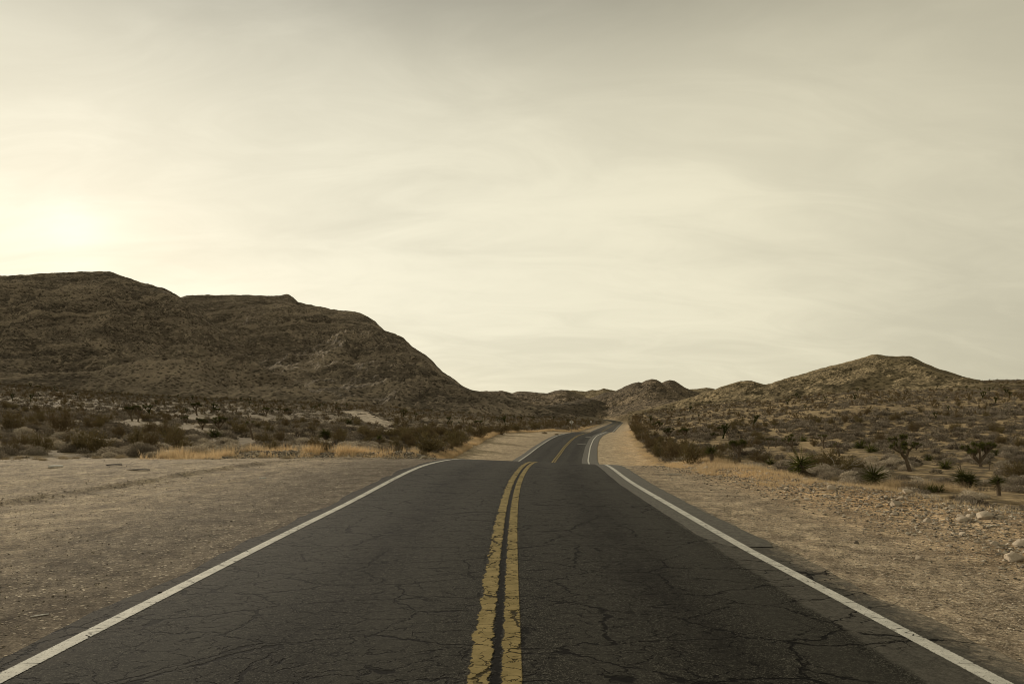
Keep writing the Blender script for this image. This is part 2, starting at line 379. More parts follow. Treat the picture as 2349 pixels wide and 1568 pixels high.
# ------------------------------------------------------------------ hills
def hill(name, crest, dc, df, mt, seed, amp=.12, prof=1.25, zf=None, det=1.0, nx=420, nt=150, iso=.55, blur=.16, skew=-.06, ledge=0.0):
    """crest: silhouette points (view column, view row) standing at distance dc(column); df: distance of the foot"""
    cxs = [p[0] for p in crest]; cys = [p[1] for p in crest]
    px = np.linspace(cxs[0], cxs[-1], nx)
    cy = np.interp(px, cxs, cys)
    k = np.hanning(9); k /= k.sum()
    step = (cxs[-1] - cxs[0]) / nx
    cys_ = np.convolve(np.pad(cy, 4, mode='edge'), k, 'valid') if step > 1 else cy
    D1 = np.interp(px, [p[0] for p in dc], [p[1] for p in dc]); D0 = np.interp(px, [p[0] for p in df], [p[1] for p in df])
    zc = CAMH + (HY - cys_) / F * D1
    tt = np.concatenate([np.linspace(-.08, 1, nt), 1 + np.linspace(.02, .9, nt // 3)])
    PX, TT = np.meshgrid(px, tt)
    dep = D0 + (D1 - D0) * TT; x = (PX - CX) / F * dep
    z0 = ground_z((px - CX) / F * D0, D0, False) - 1.0
    H = np.maximum(zc - z0, 4.0)
    kb = np.hanning(max(5, int(nx * blur)) | 1); kb /= kb.sum(); Hb = np.minimum(np.convolve(np.pad(H, len(kb) // 2, mode='edge'), kb, 'valid'), H * 1.2 + 1.0)
    q2 = np.clip(TT, 0, 1) ** 2.5; ix = np.clip(np.arange(nx)[None, :] + (1 - np.clip(TT, 0, 1)) * nx * skew, 0, nx - 1)
    H = H[None, :] * q2 + np.interp(ix, np.arange(nx), Hb) * (1 - q2)
    zc = np.broadcast_to(zc, TT.shape)
    tc_ = np.clip(TT, 0, 1)
    pr = tc_ ** prof
    z = z0 + H * pr
    z = np.where(TT > 1, zc - H * (TT - 1) * 1.1, z)
    z = np.where(TT < 0, z0 + TT * 60, z)
    env = np.sin(np.pi * np.clip(TT, 0, 1)) ** .7 * (1 - np.clip(TT, 0, 1) ** 5)
    w1 = fbm(x, dep, 260 * det, 3, seed + 50) * 160 * det
    rg = fbm(x + w1, dep * iso + w1, 190 * det, 6, seed, .52, ridge=True) - .62
    fn = fbm(x, dep, 26 * det, 5, seed + 9, .6) - .5
    hmax = H.max()
    gul = fbm(x / (70 * det) + TT * 3.2 + (w1 / 160), TT * 2.4 + w1 / 300, 1.0, 5, seed + 31, .5, ridge=True) - .6
    z = z + env * gul * hmax * amp * 1.1
    z = z + env * rg * amp * hmax * 1.7 + env * fn * hmax * amp * .35
    fr_ = fbm(x + w1 * .1, dep, 42 * det, 5, seed + 77, .58, ridge=True) - .6
    z = z + env * fr_ * hmax * amp * .8
    if ledge:
        zt = z - .12 * x + (fbm(x, dep, 120, 3, seed + 3) - .5) * 26; band = fbm(x, dep, 180, 3, seed + 4)
        z = z + ledge * np.sin(2 * np.pi * zt / 13.0) * np.clip(TT * 1.6 - .2, 0, 1) * ss(band, .35, .6) * (TT < 1)
    lim = CAMH + (zc - CAMH) / D1 * dep - (1 - TT) * H * .10        # spurs stay lower than the summit line
    z = np.where((TT > .3) & (TT < 1), np.where(z > lim, lim + (z - lim) * .12, z), z)
    edge = np.clip(TT, 0, 1) ** 3
    z = z + edge * (fbm(x, dep, 14 * det, 4, seed + 5, .6) - .5) * 3.2 * det * np.clip(D1 / 900, .4, 1.6)
    V = np.stack([x, dep, z], -1).reshape(-1, 3)
    o = mesh(name, V, gridfaces(*x.shape), mt, smooth=True)
    return tag(o, kind='structure')


m_left = mat_hill('mountain_rock', (0.095, 0.079, 0.060), (0.23, 0.188, 0.140), (0.42, 0.342, 0.25), 1.0, True)
m_dark = mat_hill('dark_scrub_hill', (0.07, 0.058, 0.042), (0.125, 0.102, 0.073), (0.22, 0.176, 0.122), .8)
m_mid = mat_hill('hill_rock', (0.10, 0.082, 0.06), (0.20, 0.157, 0.108), (0.36, 0.28, 0.187), .8)
m_right = mat_hill('hill_scrub', (0.115, 0.094, 0.058), (0.26, 0.207, 0.127), (0.46, 0.36, 0.218), 1.2)

hill('mountain', [(330, 700), (400, 685), (430, 677), (470, 677), (560, 677), (600, 678), (662, 676), (672, 681), (682, 692), (700, 697), (740, 704), (780, 712), (810, 713), (835, 722), (860, 735),
                  (882, 758), (905, 764), (930, 778), (945, 795), (965, 805), (990, 825), (1010, 848), (1040, 868), (1062, 885), (1085, 895), (1110, 901), (1160, 912), (1210, 925), (1270, 944), (1330, 958)],
     [(330, 1150), (700, 1100), (900, 950), (1080, 700), (1330, 560)], [(330, 560), (700, 400), (1000, 330), (1330, 480)], m_left, 8, .13, 1.15, ledge=2.0)
hill('mountain', [(-900, 640), (-400, 600), (-150, 622), (0, 632), (60, 630), (130, 626), (180, 623), (245, 622), (262, 627), (300, 640), (330, 650), (370, 659), (400, 672), (430, 692), (470, 728), (520, 772), (570, 812), (620, 842), (700, 872), (780, 893), (860, 912), (960, 935)],
     [(-900, 900), (0, 900), (300, 880), (500, 760), (700, 600), (960, 450)], [(-900, 380), (0, 400), (500, 370), (960, 330)], m_left, 11, .19, 1.1, nx=560, ledge=1.8)
hill('hill', [(1040, 925), (1080, 905), (1100, 897), (1128, 896.5), (1152, 896), (1166, 899), (1174, 901.5), (1190, 897), (1200, 896.5), (1212, 898), (1236, 900.5), (1256, 901.5), (1272, 896), (1286, 893.5), (1300, 895), (1318, 900), (1345, 911), (1400, 930), (1450, 952)],
     [(1040, 1250), (1450, 1250)], [(1040, 640), (1450, 700)], m_mid, 21, .13, .85, det=.5, nx=300, iso=1.6)
hill('hill', [(1270, 900), (1286, 895), (1308, 894.5), (1342, 897.5), (1352, 895), (1360, 893), (1368, 894.5), (1384, 891), (1396, 893), (1408, 895.5), (1430, 900), (1470, 905), (1520, 925)],
     [(1270, 2300), (1470, 2300)], [(1270, 1500), (1470, 1500)], m_right, 31, .1, 1.0, nx=240)
hill('hill', [(1330, 930), (1356, 911.5), (1386, 900), (1412, 896.5), (1424, 891), (1436, 884.5), (1450, 879), (1464, 875.5), (1472, 877.5), (1482, 872), (1494, 868.5), (1506, 870.5), (1518, 877.5), (1532, 890), (1556, 908), (1600, 930)],
     [(1330, 1000), (1600, 1050)], [(1330, 620), (1600, 560)], m_mid, 44, .13, .9, det=.42, nx=300, iso=1.6)
hill('hill', [(1490, 890), (1518, 878), (1528, 873), (1536, 871.5), (1548, 873.5), (1560, 881), (1572, 888.5), (1590, 896), (1640, 912)],
     [(1490, 1350), (1640, 1350)], [(1490, 900), (1640, 900)], m_mid, 48, .1, 1.0, det=.5, nx=200, iso=1.6)
hill('hill', [(1560, 895), (1585, 892), (1605, 891), (1620, 889), (1640, 891.5), (1665, 894), (1720, 900)], [(1560, 2400), (1720, 2400)], [(1560, 1600), (1720, 1600)], m_right, 52, .1, 1.0, nx=160)
hill('hill', [(1180, 945), (1230, 936), (1266, 930), (1306, 921), (1330, 916), (1352, 914), (1376, 919), (1416, 934), (1456, 944), (1500, 952), (1540, 962)],
     [(1180, 760), (1500, 760)], [(1180, 560), (1500, 600)], m_dark, 60, .10, .8, iso=1.4, skew=.32, blur=.3, det=.4, nx=260)
hill('hill', [(1440, 946), (1500, 935), (1560, 918), (1600, 906), (1640, 893), (1660, 884), (1685, 877), (1700, 872.5), (1722, 871.5), (1738, 877), (1752, 882), (1765, 881), (1800, 868), (1850, 855), (1875, 847), (1920, 835),
              (1950, 829), (1985, 819), (2000, 813), (2012, 811), (2030, 815), (2055, 818), (2090, 816.5), (2105, 823), (2125, 834), (2150, 845), (2180, 853), (2215, 864), (2250, 872), (2275, 875), (2310, 873), (2349, 875), (2500, 850), (2900, 870), (3400, 900)],
     [(1440, 560), (1700, 560), (1850, 660), (2050, 700), (2300, 640), (3400, 600)], [(1440, 330), (1700, 250), (2000, 240), (3400, 230)], m_right, 72, .20, 1.15, det=.8, nx=620)


# ------------------------------------------------------------------ road
def strip(name, u0, u1, v, du, lift, mt, jag=0.0, seed=0, parent=None, thick=0.0):
    """a sheet that follows the road between lateral offsets u0 and u1 (metres) over stations v"""
    v = np.asarray(v, float)
    n = max(2, int(round(abs(np.mean(u1 - u0 if np.ndim(u1) or np.ndim(u0) else [u1 - u0])) / du)) + 1)
    u0 = np.full(len(v), u0) if np.ndim(u0) == 0 else u0
    u1 = np.full(len(v), u1) if np.ndim(u1) == 0 else u1
    if jag:
        u0 = u0 + (fbm(v, v * 0, .7, 4, seed) - .5) * jag; u1 = u1 + (fbm(v, v * 0 + 9, .7, 4, seed) - .5) * jag
    q = np.linspace(0, 1, n)[None, :]
    U = u0[:, None] * (1 - q) + u1[:, None] * q
    d = cxf(v + .5) - cxf(v - .5); L = np.sqrt(1 + d * d)
    x = cxf(v)[:, None] + U / L[:, None]; y = v[:, None] - U * (d / L)[:, None]
    lift = lift if np.ndim(lift) == 0 else np.asarray(lift)[:, None]
    z = ground_z(x, y, False) + lift * (1 + np.clip(y, 0, 500) * .012)
    V = np.stack([x, y, z], -1); UV = np.stack([U, np.broadcast_to(v[:, None], U.shape)], -1)
    nr, nc = U.shape; Fc = gridfaces(nr, nc); V = V.reshape(-1, 3); UV = UV.reshape(-1, 2)
    if thick:
        lo = V.reshape(nr, nc, 3)[:, [0, -1]].copy(); lo[..., 2] -= thick
        base = len(V); V = np.concatenate([V, lo.reshape(-1, 3)]); UV = np.concatenate([UV, UV.reshape(nr, nc, 2)[:, [0, -1]].reshape(-1, 2)])
        i = np.arange(nr - 1)
        a = np.stack([i * nc, (i + 1) * nc, base + (i + 1) * 2, base + i * 2], -1)
        b_ = np.stack([i * nc + nc - 1, base + i * 2 + 1, base + (i + 1) * 2 + 1, (i + 1) * nc + nc - 1], -1)
        Fc = np.concatenate([Fc, a, b_])
    return mesh(name, V, Fc, mt, uv=UV, smooth=False, parent=parent)


def crack_nodes(t, uvv, n_low):
    """returns a mask, 1 in the cracks"""
    warp = t.new('ShaderNodeTexNoise', {'Vector': uvv, 'Scale': 1.7, 'Detail': 5.0, 'Roughness': .7}).outputs['Color']
    warp2 = t.new('ShaderNodeTexNoise', {'Vector': uvv, 'Scale': 11.0, 'Detail': 3.0, 'Roughness': .6}).outputs['Color']
    v1 = t.vadd(t.vadd(uvv, t.vmul(warp, (.5, .34, 0))), t.vmul(warp2, (.07, .07, 0)))
    a = t.vor(t.vmul(v1, (.85, 1.35, 1)), 1.0, 'DISTANCE_TO_EDGE')
    b = t.vor(t.vmul(v1, (1.7, 2.9, 1)), 1.7, 'DISTANCE_TO_EDGE')
    br = t.noise(uvv, 3.5, 4, .6)
    brk = t.step(br, .42, .50)
    ma = t.m('MULTIPLY', t.step(a, .006, .017, 1, 0), t.m('MULTIPLY', t.step(n_low, .26, .38), t.step(br, .34, .44)))
    mb = t.m('MULTIPLY', t.step(b, .006, .026, 1, 0), t.m('MULTIPLY', t.step(n_low, .31, .46), brk))
    d_ = t.vor(t.vmul(v1, (1, 1.25, 1)), 6.5, 'DISTANCE_TO_EDGE')
    mc = t.m('MULTIPLY', t.step(d_, .012, .045, 1, 0), t.m('MULTIPLY', t.step(n_low, .50, .66, 0, .8), t.step(br, .5, .42, 0, 1)))
    return t.m('MAXIMUM', mc, t.m('MAXIMUM', ma, mb))


def mat_road():
    m_, t, b = mat('cracked_asphalt')
    uvv = t.new('ShaderNodeTexCoord').outputs['UV']
    u, v, _ = t.new('ShaderNodeSeparateXYZ', {0: uvv}).outputs
    low = t.noise(uvv, .45, 3, .6)
    # cracking is worst in the left lane close by, along the right wheel path and along the centre seam
    wl = t.m('MULTIPLY', t.step(t.m('ABSOLUTE', t.m('ADD', u, 1.55)), .2, 1.5, 1, 0), t.step(v, 7.5, 16, .26, .02))
    wr = t.m('MULTIPLY', t.step(t.m('ABSOLUTE', t.m('SUBTRACT', u, 1.1)), .1, .75, 1, 0), t.step(t.m('ABSOLUTE', t.m('SUBTRACT', v, 12.)), 3, 10, .26, 0))
    ed = t.step(u, 1.6, 2.4, 0, -.2)
    lw = t.m('ADD', t.m('ADD', t.m('ADD', low, .03), t.m('ADD', wl, wr)), ed)
    ck = crack_nodes(t, uvv, lw)
    # broken seam between the two yellow stripes
    jn = t.noise(t.vmul(uvv, (1.6, 5.5, 1)), 2.4, 5, .75)
    seam = t.m('ABSOLUTE', t.m('ADD', u, t.m('MULTIPLY', t.m('SUBTRACT', jn, .5), .17)))
    sm = t.m('MULTIPLY', t.step(seam, .016, .038, 1, 0), t.step(t.noise(uvv, 5.5, 3, .6), .30, .42))
    s2 = t.m('ABSOLUTE', t.m('ADD', t.m('ADD', u, .205), t.m('MULTIPLY', t.m('SUBTRACT', jn, .5), .14)))
    sm2 = t.m('MULTIPLY', t.step(s2, .006, .02, 1, 0), t.step(t.noise(uvv, 2.0, 3, .6), .50, .6))
    ck = t.m('MAXIMUM', ck, t.m('MAXIMUM', sm, sm2))
    # open potholes where cracks widen, left lane close to the viewer
    hole = t.noise(t.vmul(uvv, (1, 1.5, 1)), 2.3, 5, .7)
    hm = t.m('MULTIPLY', t.step(hole, .655, .675), t.m('MULTIPLY', t.step(t.m('ABSOLUTE', t.m('ADD', u, 1.7)), .5, 1.0, 1, 0), t.step(v, 5.2, 6.8, 1, 0)))
    ck = t.m('MAXIMUM', ck, hm)
    fine = t.noise(uvv, 95, 3, .8); agg = t.vor(uvv, 120, out=1); av = t.new('ShaderNodeSeparateColor', {0: agg}).outputs[0]
    med = t.noise(uvv, 7, 5, .6)
    c = t.mix(fine, (0.010, 0.0097, 0.0080), (0.027, 0.026, 0.021))
    c = t.mix(t.m('MULTIPLY', t.m('POWER', av, 5.0), .75), c, (0.17, 0.16, 0.135))
    along = t.noise(t.vmul(uvv, (1.6, .06, 1)), 1.4, 4, .6)
    c = t.mix(t.step(along, .35, .65, 0, .30), c, (0.04, 0.0385, 0.032))
    c = t.mix(t.step(med, .48, .7, 0, .35), c, (0.016, 0.0145, 0.0125))
    au = t.m('ABSOLUTE', u); wt = t.m('MINIMUM', t.m('ABSOLUTE', t.m('SUBTRACT', au, .75)), t.m('ABSOLUTE', t.m('SUBTRACT', au, 2.25)))
    c = t.mix(t.m('MULTIPLY', t.step(wt, .0, .5, 1, 0), t.step(along, .3, .6, .2, .6)), c, (0.046, 0.044, 0.037))
    oil = t.m('MULTIPLY', t.step(t.m('ABSOLUTE', t.m('SUBTRACT', au, 1.5)), .05, .55, 1, 0), t.step(t.noise(t.vmul(uvv, (1, .3, 1)), 2.2, 5, .7), .4, .65, .15, .6))
    c = t.mix(oil, c, (0.010, 0.009, 0.008))
    # dusty pale margin on the right, gritty brown margin on the left
    w = t.m('MULTIPLY', t.m('SUBTRACT', t.noise(uvv, 3.5, 5, .7), .5), .22)
    du = t.m('ADD', u, w)
    gr0 = t.noise(uvv, 14, 9, .92)
    pale = t.mix(t.noise(uvv, 50, 3, .8), (0.07, 0.066, 0.056), (0.135, 0.126, 0.107))
    pl = t.m('MULTIPLY', t.step(du, 2.62, 2.70), t.step(t.noise(uvv, 1.3, 4, .6), .25, .6, .5, 1))
    c = t.mix(t.m('MULTIPLY', pl, .78), c, pale)
    c = t.mix(t.step(t.m('ADD', u, t.m('MULTIPLY', w, 4)), 3.18, 3.58, 0, .85), c, t.mix(t.step(gr0, .4, .6), (0.13, 0.113, 0.088), (0.36, 0.305, 0.23)))
    c = t.mix(t.step(t.m('ADD', u, t.m('MULTIPLY', w, 5)), -3.3, -2.7, .62, 0), c, t.mix(fine, (0.03, 0.0265, 0.022), (0.085, 0.074, 0.061)))
    gr = t.noise(uvv, 16, 8, .9)
    c = t.mix(1.0, c, t.mix(t.step(gr, .38, .62), (0.58, 0.57, 0.58), (1.2, 1.2, 1.17)), 'MULTIPLY')
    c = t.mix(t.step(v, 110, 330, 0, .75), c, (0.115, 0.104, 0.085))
    c = t.mix(t.m('MULTIPLY', ck, .95), c, (0.004, 0.0036, 0.0034))
    t.put(b.inputs['Base Color'], c)
    b.inputs['Roughness'].default_value = .95; b.inputs['Specular IOR Level'].default_value = .04
    h = t.m('ADD', t.m('MULTIPLY', ck, -1.0), t.m('ADD', t.m('MULTIPLY', fine, .35), t.m('MULTIPLY', av, .22)))
    bump(t, b, h, .8, .006)
    return m_


def mat_paint(name, col, col2, kind):
    m_, t, b = mat(name)
    uvv = t.new('ShaderNodeTexCoord').outputs['UV']
    u, v, _ = t.new('ShaderNodeSeparateXYZ', {0: uvv}).outputs
    fine = t.noise(uvv, 70, 3, .8); med = t.noise(uvv, 6, 5, .6)
    c = t.mix(t.step(med, .35, .7), col, col2)
    if kind == 'yellow':
        jn = t.m('SUBTRACT', t.noise(t.vmul(uvv, (1, 1.3, 1)), 2.4, 8, .78), .5)
        jn2 = t.m('SUBTRACT', t.noise(t.vmul(uvv, (1, 1.4, 1)), 3.6, 8, .8), .5)
        # left stripe from -0.165 to -0.03, right stripe from 0.03 to 0.165
        l0 = t.step(t.m('ADD', u, t.m('MULTIPLY', jn, .21)), -.178, -.170); l1 = t.step(t.m('ADD', u, t.m('MULTIPLY', jn2, .16)), -.040, -.034, 1, 0)
        r0 = t.step(t.m('ADD', u, t.m('MULTIPLY', jn2, .13)), .034, .040); r1 = t.step(t.m('ADD', u, t.m('MULTIPLY', t.m('SUBTRACT', fine, .5), .03)), .158, .168, 1, 0)
        a = t.m('MAXIMUM', t.m('MULTIPLY', l0, l1), t.m('MULTIPLY', r0, r1))
        # transverse breaks where cracks cross the paint
        cr_ = t.noise(t.vmul(uvv, (.8, 4.5, 1)), 2.6, 4, .62)
        brk = t.step(t.m('ABSOLUTE', t.m('SUBTRACT', cr_, .5)), .006, .016)
        brk = t.m('MAXIMUM', brk, t.step(t.noise(uvv, 2.8, 2, .5), .56, .60, 1, 0))
        a = t.m('MULTIPLY', a, brk)
        ckp = crack_nodes(t, uvv, t.m('ADD', t.noise(uvv, .45, 3, .6), .12))
        a = t.m('MULTIPLY', a, t.m('SUBTRACT', 1.0, t.m('MULTIPLY', ckp, .85)))
        a = t.m('MULTIPLY', a, t.step(t.noise(uvv, 24, 7, .88), .33, .39))
        halo = t.step(t.m('ADD', t.m('ABSOLUTE', t.m('SUBTRACT', u, .005)), t.m('MULTIPLY', jn, .08)), .150, .175)
        c = t.mix(t.m('MULTIPLY', t.step(t.m('ABSOLUTE', jn), .10, .2), .5), c, (0.50, 0.36, 0.13))
    else:
        e = t.m('ADD', t.m('ABSOLUTE', u), t.m('MULTIPLY', t.m('SUBTRACT', fine, .5), .05))
        a = t.m('MULTIPLY', t.step(e, .064, .072, 1, 0), t.step(t.noise(uvv, 30, 6, .88), .39, .44))
        cr_ = t.noise(t.vmul(uvv, (.5, 1.2, 1)), 1.1, 4, .6)
        a = t.m('MULTIPLY', a, t.step(t.m('ABSOLUTE', t.m('SUBTRACT', cr_, .5)), .001, .005))
    c = t.mix(t.step(fine, .3, .7, .25, 0), c, (0.12, 0.1, 0.07))
    t.put(b.inputs['Base Color'], c); b.inputs['Roughness'].default_value = .75
    t.put(b.inputs['Alpha'], a)
    bump(t, b, fine, .4, .003)
    return m_


def mat_overlay():
    m_, t, b = mat('pale_overlay'); b.inputs['Specular IOR Level'].default_value = .1
    uvv = t.new('ShaderNodeTexCoord').outputs['UV']
    u, v, _ = t.new('ShaderNodeSeparateXYZ', {0: uvv}).outputs
    fine = t.noise(uvv, 80, 3, .8)
    c = t.mix(fine, (0.065, 0.062, 0.053), (0.12, 0.113, 0.096))
    c = t.mix(t.step(t.noise(t.vmul(uvv, (1.5, .5, 1)), 2.5, 5, .65), .45, .62, 0, .5), c, (0.085, 0.08, 0.068))
    gr = t.noise(uvv, 9, 9, .9)
    c = t.mix(1.0, c, t.mix(t.step(gr, .36, .64), (0.6, 0.59, 0.58), (1.4, 1.4, 1.36)), 'MULTIPLY')
    t.put(b.inputs['Base Color'], c); bump(t, b, gr, .5, .008)
    return m_


v_road = np.concatenate([np.arange(-30, 2, 1.0), np.arange(2, 60, .25), np.arange(60, 200, .6), np.arange(200, 690, 3.0)])
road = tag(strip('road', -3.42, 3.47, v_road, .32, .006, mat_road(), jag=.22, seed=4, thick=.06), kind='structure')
v_ov = np.concatenate([np.arange(8.7, 60, .2), np.arange(60, 150, .5)])
m_ov = mat_overlay()
ov_in = np.interp(v_ov, [8.7, 9.4, 20, 60, 150], [2.86, 2.70, 2.64, 2.45, 2.35]); ov_out = np.interp(v_ov, [8.7, 9.1, 12, 20, 60, 150], [3.42, 3.5, 3.42, 3.55, 3.85, 3.9])
ov = strip('road_patch', ov_in, ov_out, v_ov, .2, .012, m_ov, jag=.05, seed=8, thick=.008); tag(ov, kind='structure')
for (a0, a1, b0, b1) in ((1.25, 2.3, 86.5, 88.2), (1.45, 2.3, 103, 106)):
    tag(strip('road_patch', a0, a1, np.arange(b0, b1, .2), .2, .010, m_ov, jag=.1, seed=9), kind='structure')
ov_left = strip('road_patch', -3.75, -3.0, np.arange(56, 120, .5), .2, .010, m_ov, jag=.2, seed=12); tag(ov_left, kind='structure')
m_yel = mat_paint('yellow_paint', (0.22, 0.17, 0.068), (0.31, 0.24, 0.105), 'yellow')
m_whi = mat_paint('white_paint', (0.50, 0.49, 0.44), (0.66, 0.645, 0.58), 'white')


def line(name, uc, hw, lift, mt, v):
    o = strip(name, uc - hw, uc + hw, v, .1, lift, mt)
    ul = o.data.uv_layers[0]; a = np.empty(len(ul.data) * 2, np.float32); ul.data.foreach_get('uv', a); a[0::2] = (a[0::2] - (uc if np.ndim(uc) == 0 else np.interp(a[1::2], v, uc))); ul.data.foreach_set('uv', a)
    return tag(o, kind='structure')


v_line = v_road[v_road > -8]
line('center_line', -.002, .24, .0095, m_yel, v_line)
line('edge_line', -3.12, .085, np.interp(v_line, [50, 54], [.0095, .0155]), m_whi, v_line)
line('edge_line', np.interp(v_line, [4.2, 9.0], [3.12, 3.02]), .085, np.interp(v_line, [8.6, 8.9], [.0095, .0155]), m_whi, v_line)

# pale dirt track climbing away among the brush on the left
def mat_dirt():
    m_, t, b = mat('pale_dirt')
    P = t.new('ShaderNodeTexCoord').outputs['Object']
    t.put(b.inputs['Base Color'], t.mix(t.step(t.noise(P, .8, 8, .85), .38, .62), (0.20, 0.162, 0.115), (0.56, 0.47, 0.355)))
    bump(t, b, t.noise(P, 3, 4, .7), .6, .1)
    return m_


m_dirt = mat_dirt()
pts = [(908, 992), (885, 976), (862, 965), (838, 955), (818, 947), (806, 943.5)]
cp_ = []
for (a, b_) in pts: cp_.append(at(a, b_, 50))
cp_ = np.array(cp_); q = np.linspace(0, len(cp_) - 1, 60); cxx = np.interp(q, range(len(cp_)), cp_[:, 0]); cyy = np.interp(q, range(len(cp_)), cp_[:, 1])
dx = np.gradient(cxx); dy = np.gradient(cyy); L = np.hypot(dx, dy); wq = np.linspace(-1, 1, 9)[None, :] * (2.5 + 1.2 * (vn(q, q * 0, 3)[:, None] - .3))
xx = cxx[:, None] + wq * (dy / L)[:, None]; yy = cyy[:, None] - wq * (dx / L)[:, None]
tag(mesh('path', np.stack([xx, yy, ground_z(xx, yy) + .10 - .12 * np.abs(wq) / 4.6], -1).reshape(-1, 3), gridfaces(*xx.shape), m_dirt, smooth=True), kind='structure')


# ------------------------------------------------------------------ plants: shapes
def blades(base, dirs, L, w, droop=0.0, seg=1, rg=rng):
    """flat tapering blades (quads) from base points along dirs"""
    n = len(base); L = np.broadcast_to(L, (n,)); w = np.broadcast_to(w, (n,))
    side = np.cross(dirs, rg.normal(size=(n, 3))); side /= np.linalg.norm(side, axis=1, keepdims=True) + 1e-9
    V = []; pos = base.copy(); d = dirs.copy(); rows = [pos - side * w[:, None] / 2, pos + side * w[:, None] / 2]
    allr = [np.stack(rows, 1)]
    for s in range(seg):
        d = d + np.array([0, 0, -droop]) ; d /= np.linalg.norm(d, axis=1, keepdims=True)
        pos = pos + d * (L / seg)[:, None]; ww = w * (1 - (s + 1) / seg * .85)
        allr.append(np.stack([pos - side * ww[:, None] / 2, pos + side * ww[:, None] / 2], 1))
    A = np.stack(allr, 1)                                   # n, seg+1, 2, 3
    V = A.reshape(-1, 3); k = (seg + 1) * 2
    F_ = []
    for s in range(seg):
        b0 = np.arange(n) * k + s * 2
        F_.append(np.stack([b0, b0 + 1, b0 + 3, b0 + 2], -1))
    F_ = np.stack(F_, 1).reshape(-1, 4)
    tint = np.repeat(rg.random(n), seg)
    return V, F_, tint


def join(parts):
    V, Fs, T = [], [], []; off = 0
    for v, f, q in parts: V.append(v); Fs.append(f + off); T.append(q); off += len(v)
    return np.concatenate(V), np.concatenate(Fs), np.concatenate(T)


def unit(n, rg, zmin=-1.0):
    a = rg.random(n) * 2 * np.pi; z = zmin + (1 - zmin) * rg.random(n); r = np.sqrt(1 - z * z)
    return np.stack([r * np.cos(a), r * np.sin(a), z], -1)


def shrub_shape(kind, n, leaf, seed):
    rg = np.random.default_rng(seed)
    if kind == 'round':        # dense low dome of fine twigs, lumpy outline
        d = unit(n, rg, -.05); lump = .78 + .44 * vn(d[:, 0] * 2.2 + d[:, 2] * 1.3 + 7, d[:, 1] * 2.2 + seed, seed)
        r = lump * (.35 + .65 * rg.random(n) ** .45)
        base = d * r[:, None] * np.array([1, 1, .78]); dirs = d + rg.normal(size=(n, 3)) * .55; dirs[:, 2] += .25
        dirs /= np.linalg.norm(dirs, axis=1, keepdims=True)
        return blades(base - dirs * leaf * .5, dirs, leaf * (.7 + .6 * rg.random(n)), leaf * .30, rg=rg)
    if kind == 'tuft':         # bunch of dry grass fanning out of one foot
        a = rg.random(n) * 2 * np.pi; tl = rg.random(n) ** .7 * 1.15
        dirs = np.stack([np.sin(tl) * np.cos(a), np.sin(tl) * np.sin(a), np.cos(tl)], -1)
        base = np.stack([np.cos(a), np.sin(a), a * 0], -1) * (rg.random(n) * .35)[:, None]
        return blades(base, dirs, (.55 + .45 * rg.random(n)), leaf * .16, .18, 2, rg)
    # 'vase': open upright bush, bare stems below and thin leafy twigs above
    ns = max(7, n // 40); parts = []
    a = rg.random(ns) * 2 * np.pi; tl = .15 + rg.random(ns) ** .8 * .95
    sd_ = np.stack([np.sin(tl) * np.cos(a), np.sin(tl) * np.sin(a), np.cos(tl)], -1)
    Ls = (.75 + .4 * rg.random(ns)) * (1 - .18 * tl)
    parts.append(blades(np.zeros((ns, 3)) + rg.normal(size=(ns, 3)) * [.05, .05, 0], sd_, Ls, .03, -.05, 3, rg))
    k = n - ns; i = rg.integers(0, ns, k); q = .35 + .75 * rg.random(k) ** .8
    base = sd_[i] * (Ls[i] * q)[:, None] + rg.normal(size=(k, 3)) * .085; base[:, 2] = np.maximum(base[:, 2], .02) + q * .04
    dirs = sd_[i] + rg.normal(size=(k, 3)) * .6; dirs[:, 2] += .3; dirs /= np.linalg.norm(dirs, axis=1, keepdims=True)
    parts.append(blades(base, dirs, leaf * (.6 + .8 * rg.random(k)), leaf * .2, rg=rg))
    return join(parts)


def mat_leaf(name, c0, c1, c2, trans=.12):
    m_, t, b = mat(name)
    a = t.new('ShaderNodeAttribute', attribute_name='tint').outputs['Fac']
    o = t.new('ShaderNodeObjectInfo').outputs['Random']
    c = t.mix(a, c0, c1); c = t.mix(t.m('MULTIPLY', o, .8), c, c2)
    a2 = t.new('ShaderNodeAttribute', attribute_name='own').outputs['Fac']
    c = t.mix(t.m('MULTIPLY', a2, .85), c, c2)
    t.put(b.inputs['Base Color'], c)
    b.inputs['Roughness'].default_value = .85
    tl = t.new('ShaderNodeBsdfTranslucent', {'Color': c}); mx = t.new('ShaderNodeMixShader', {0: trans, 1: b.outputs[0], 2: tl.outputs[0]})
    t.l.new(mx.outputs[0], t.n['Material Output'].inputs[0])
    return m_


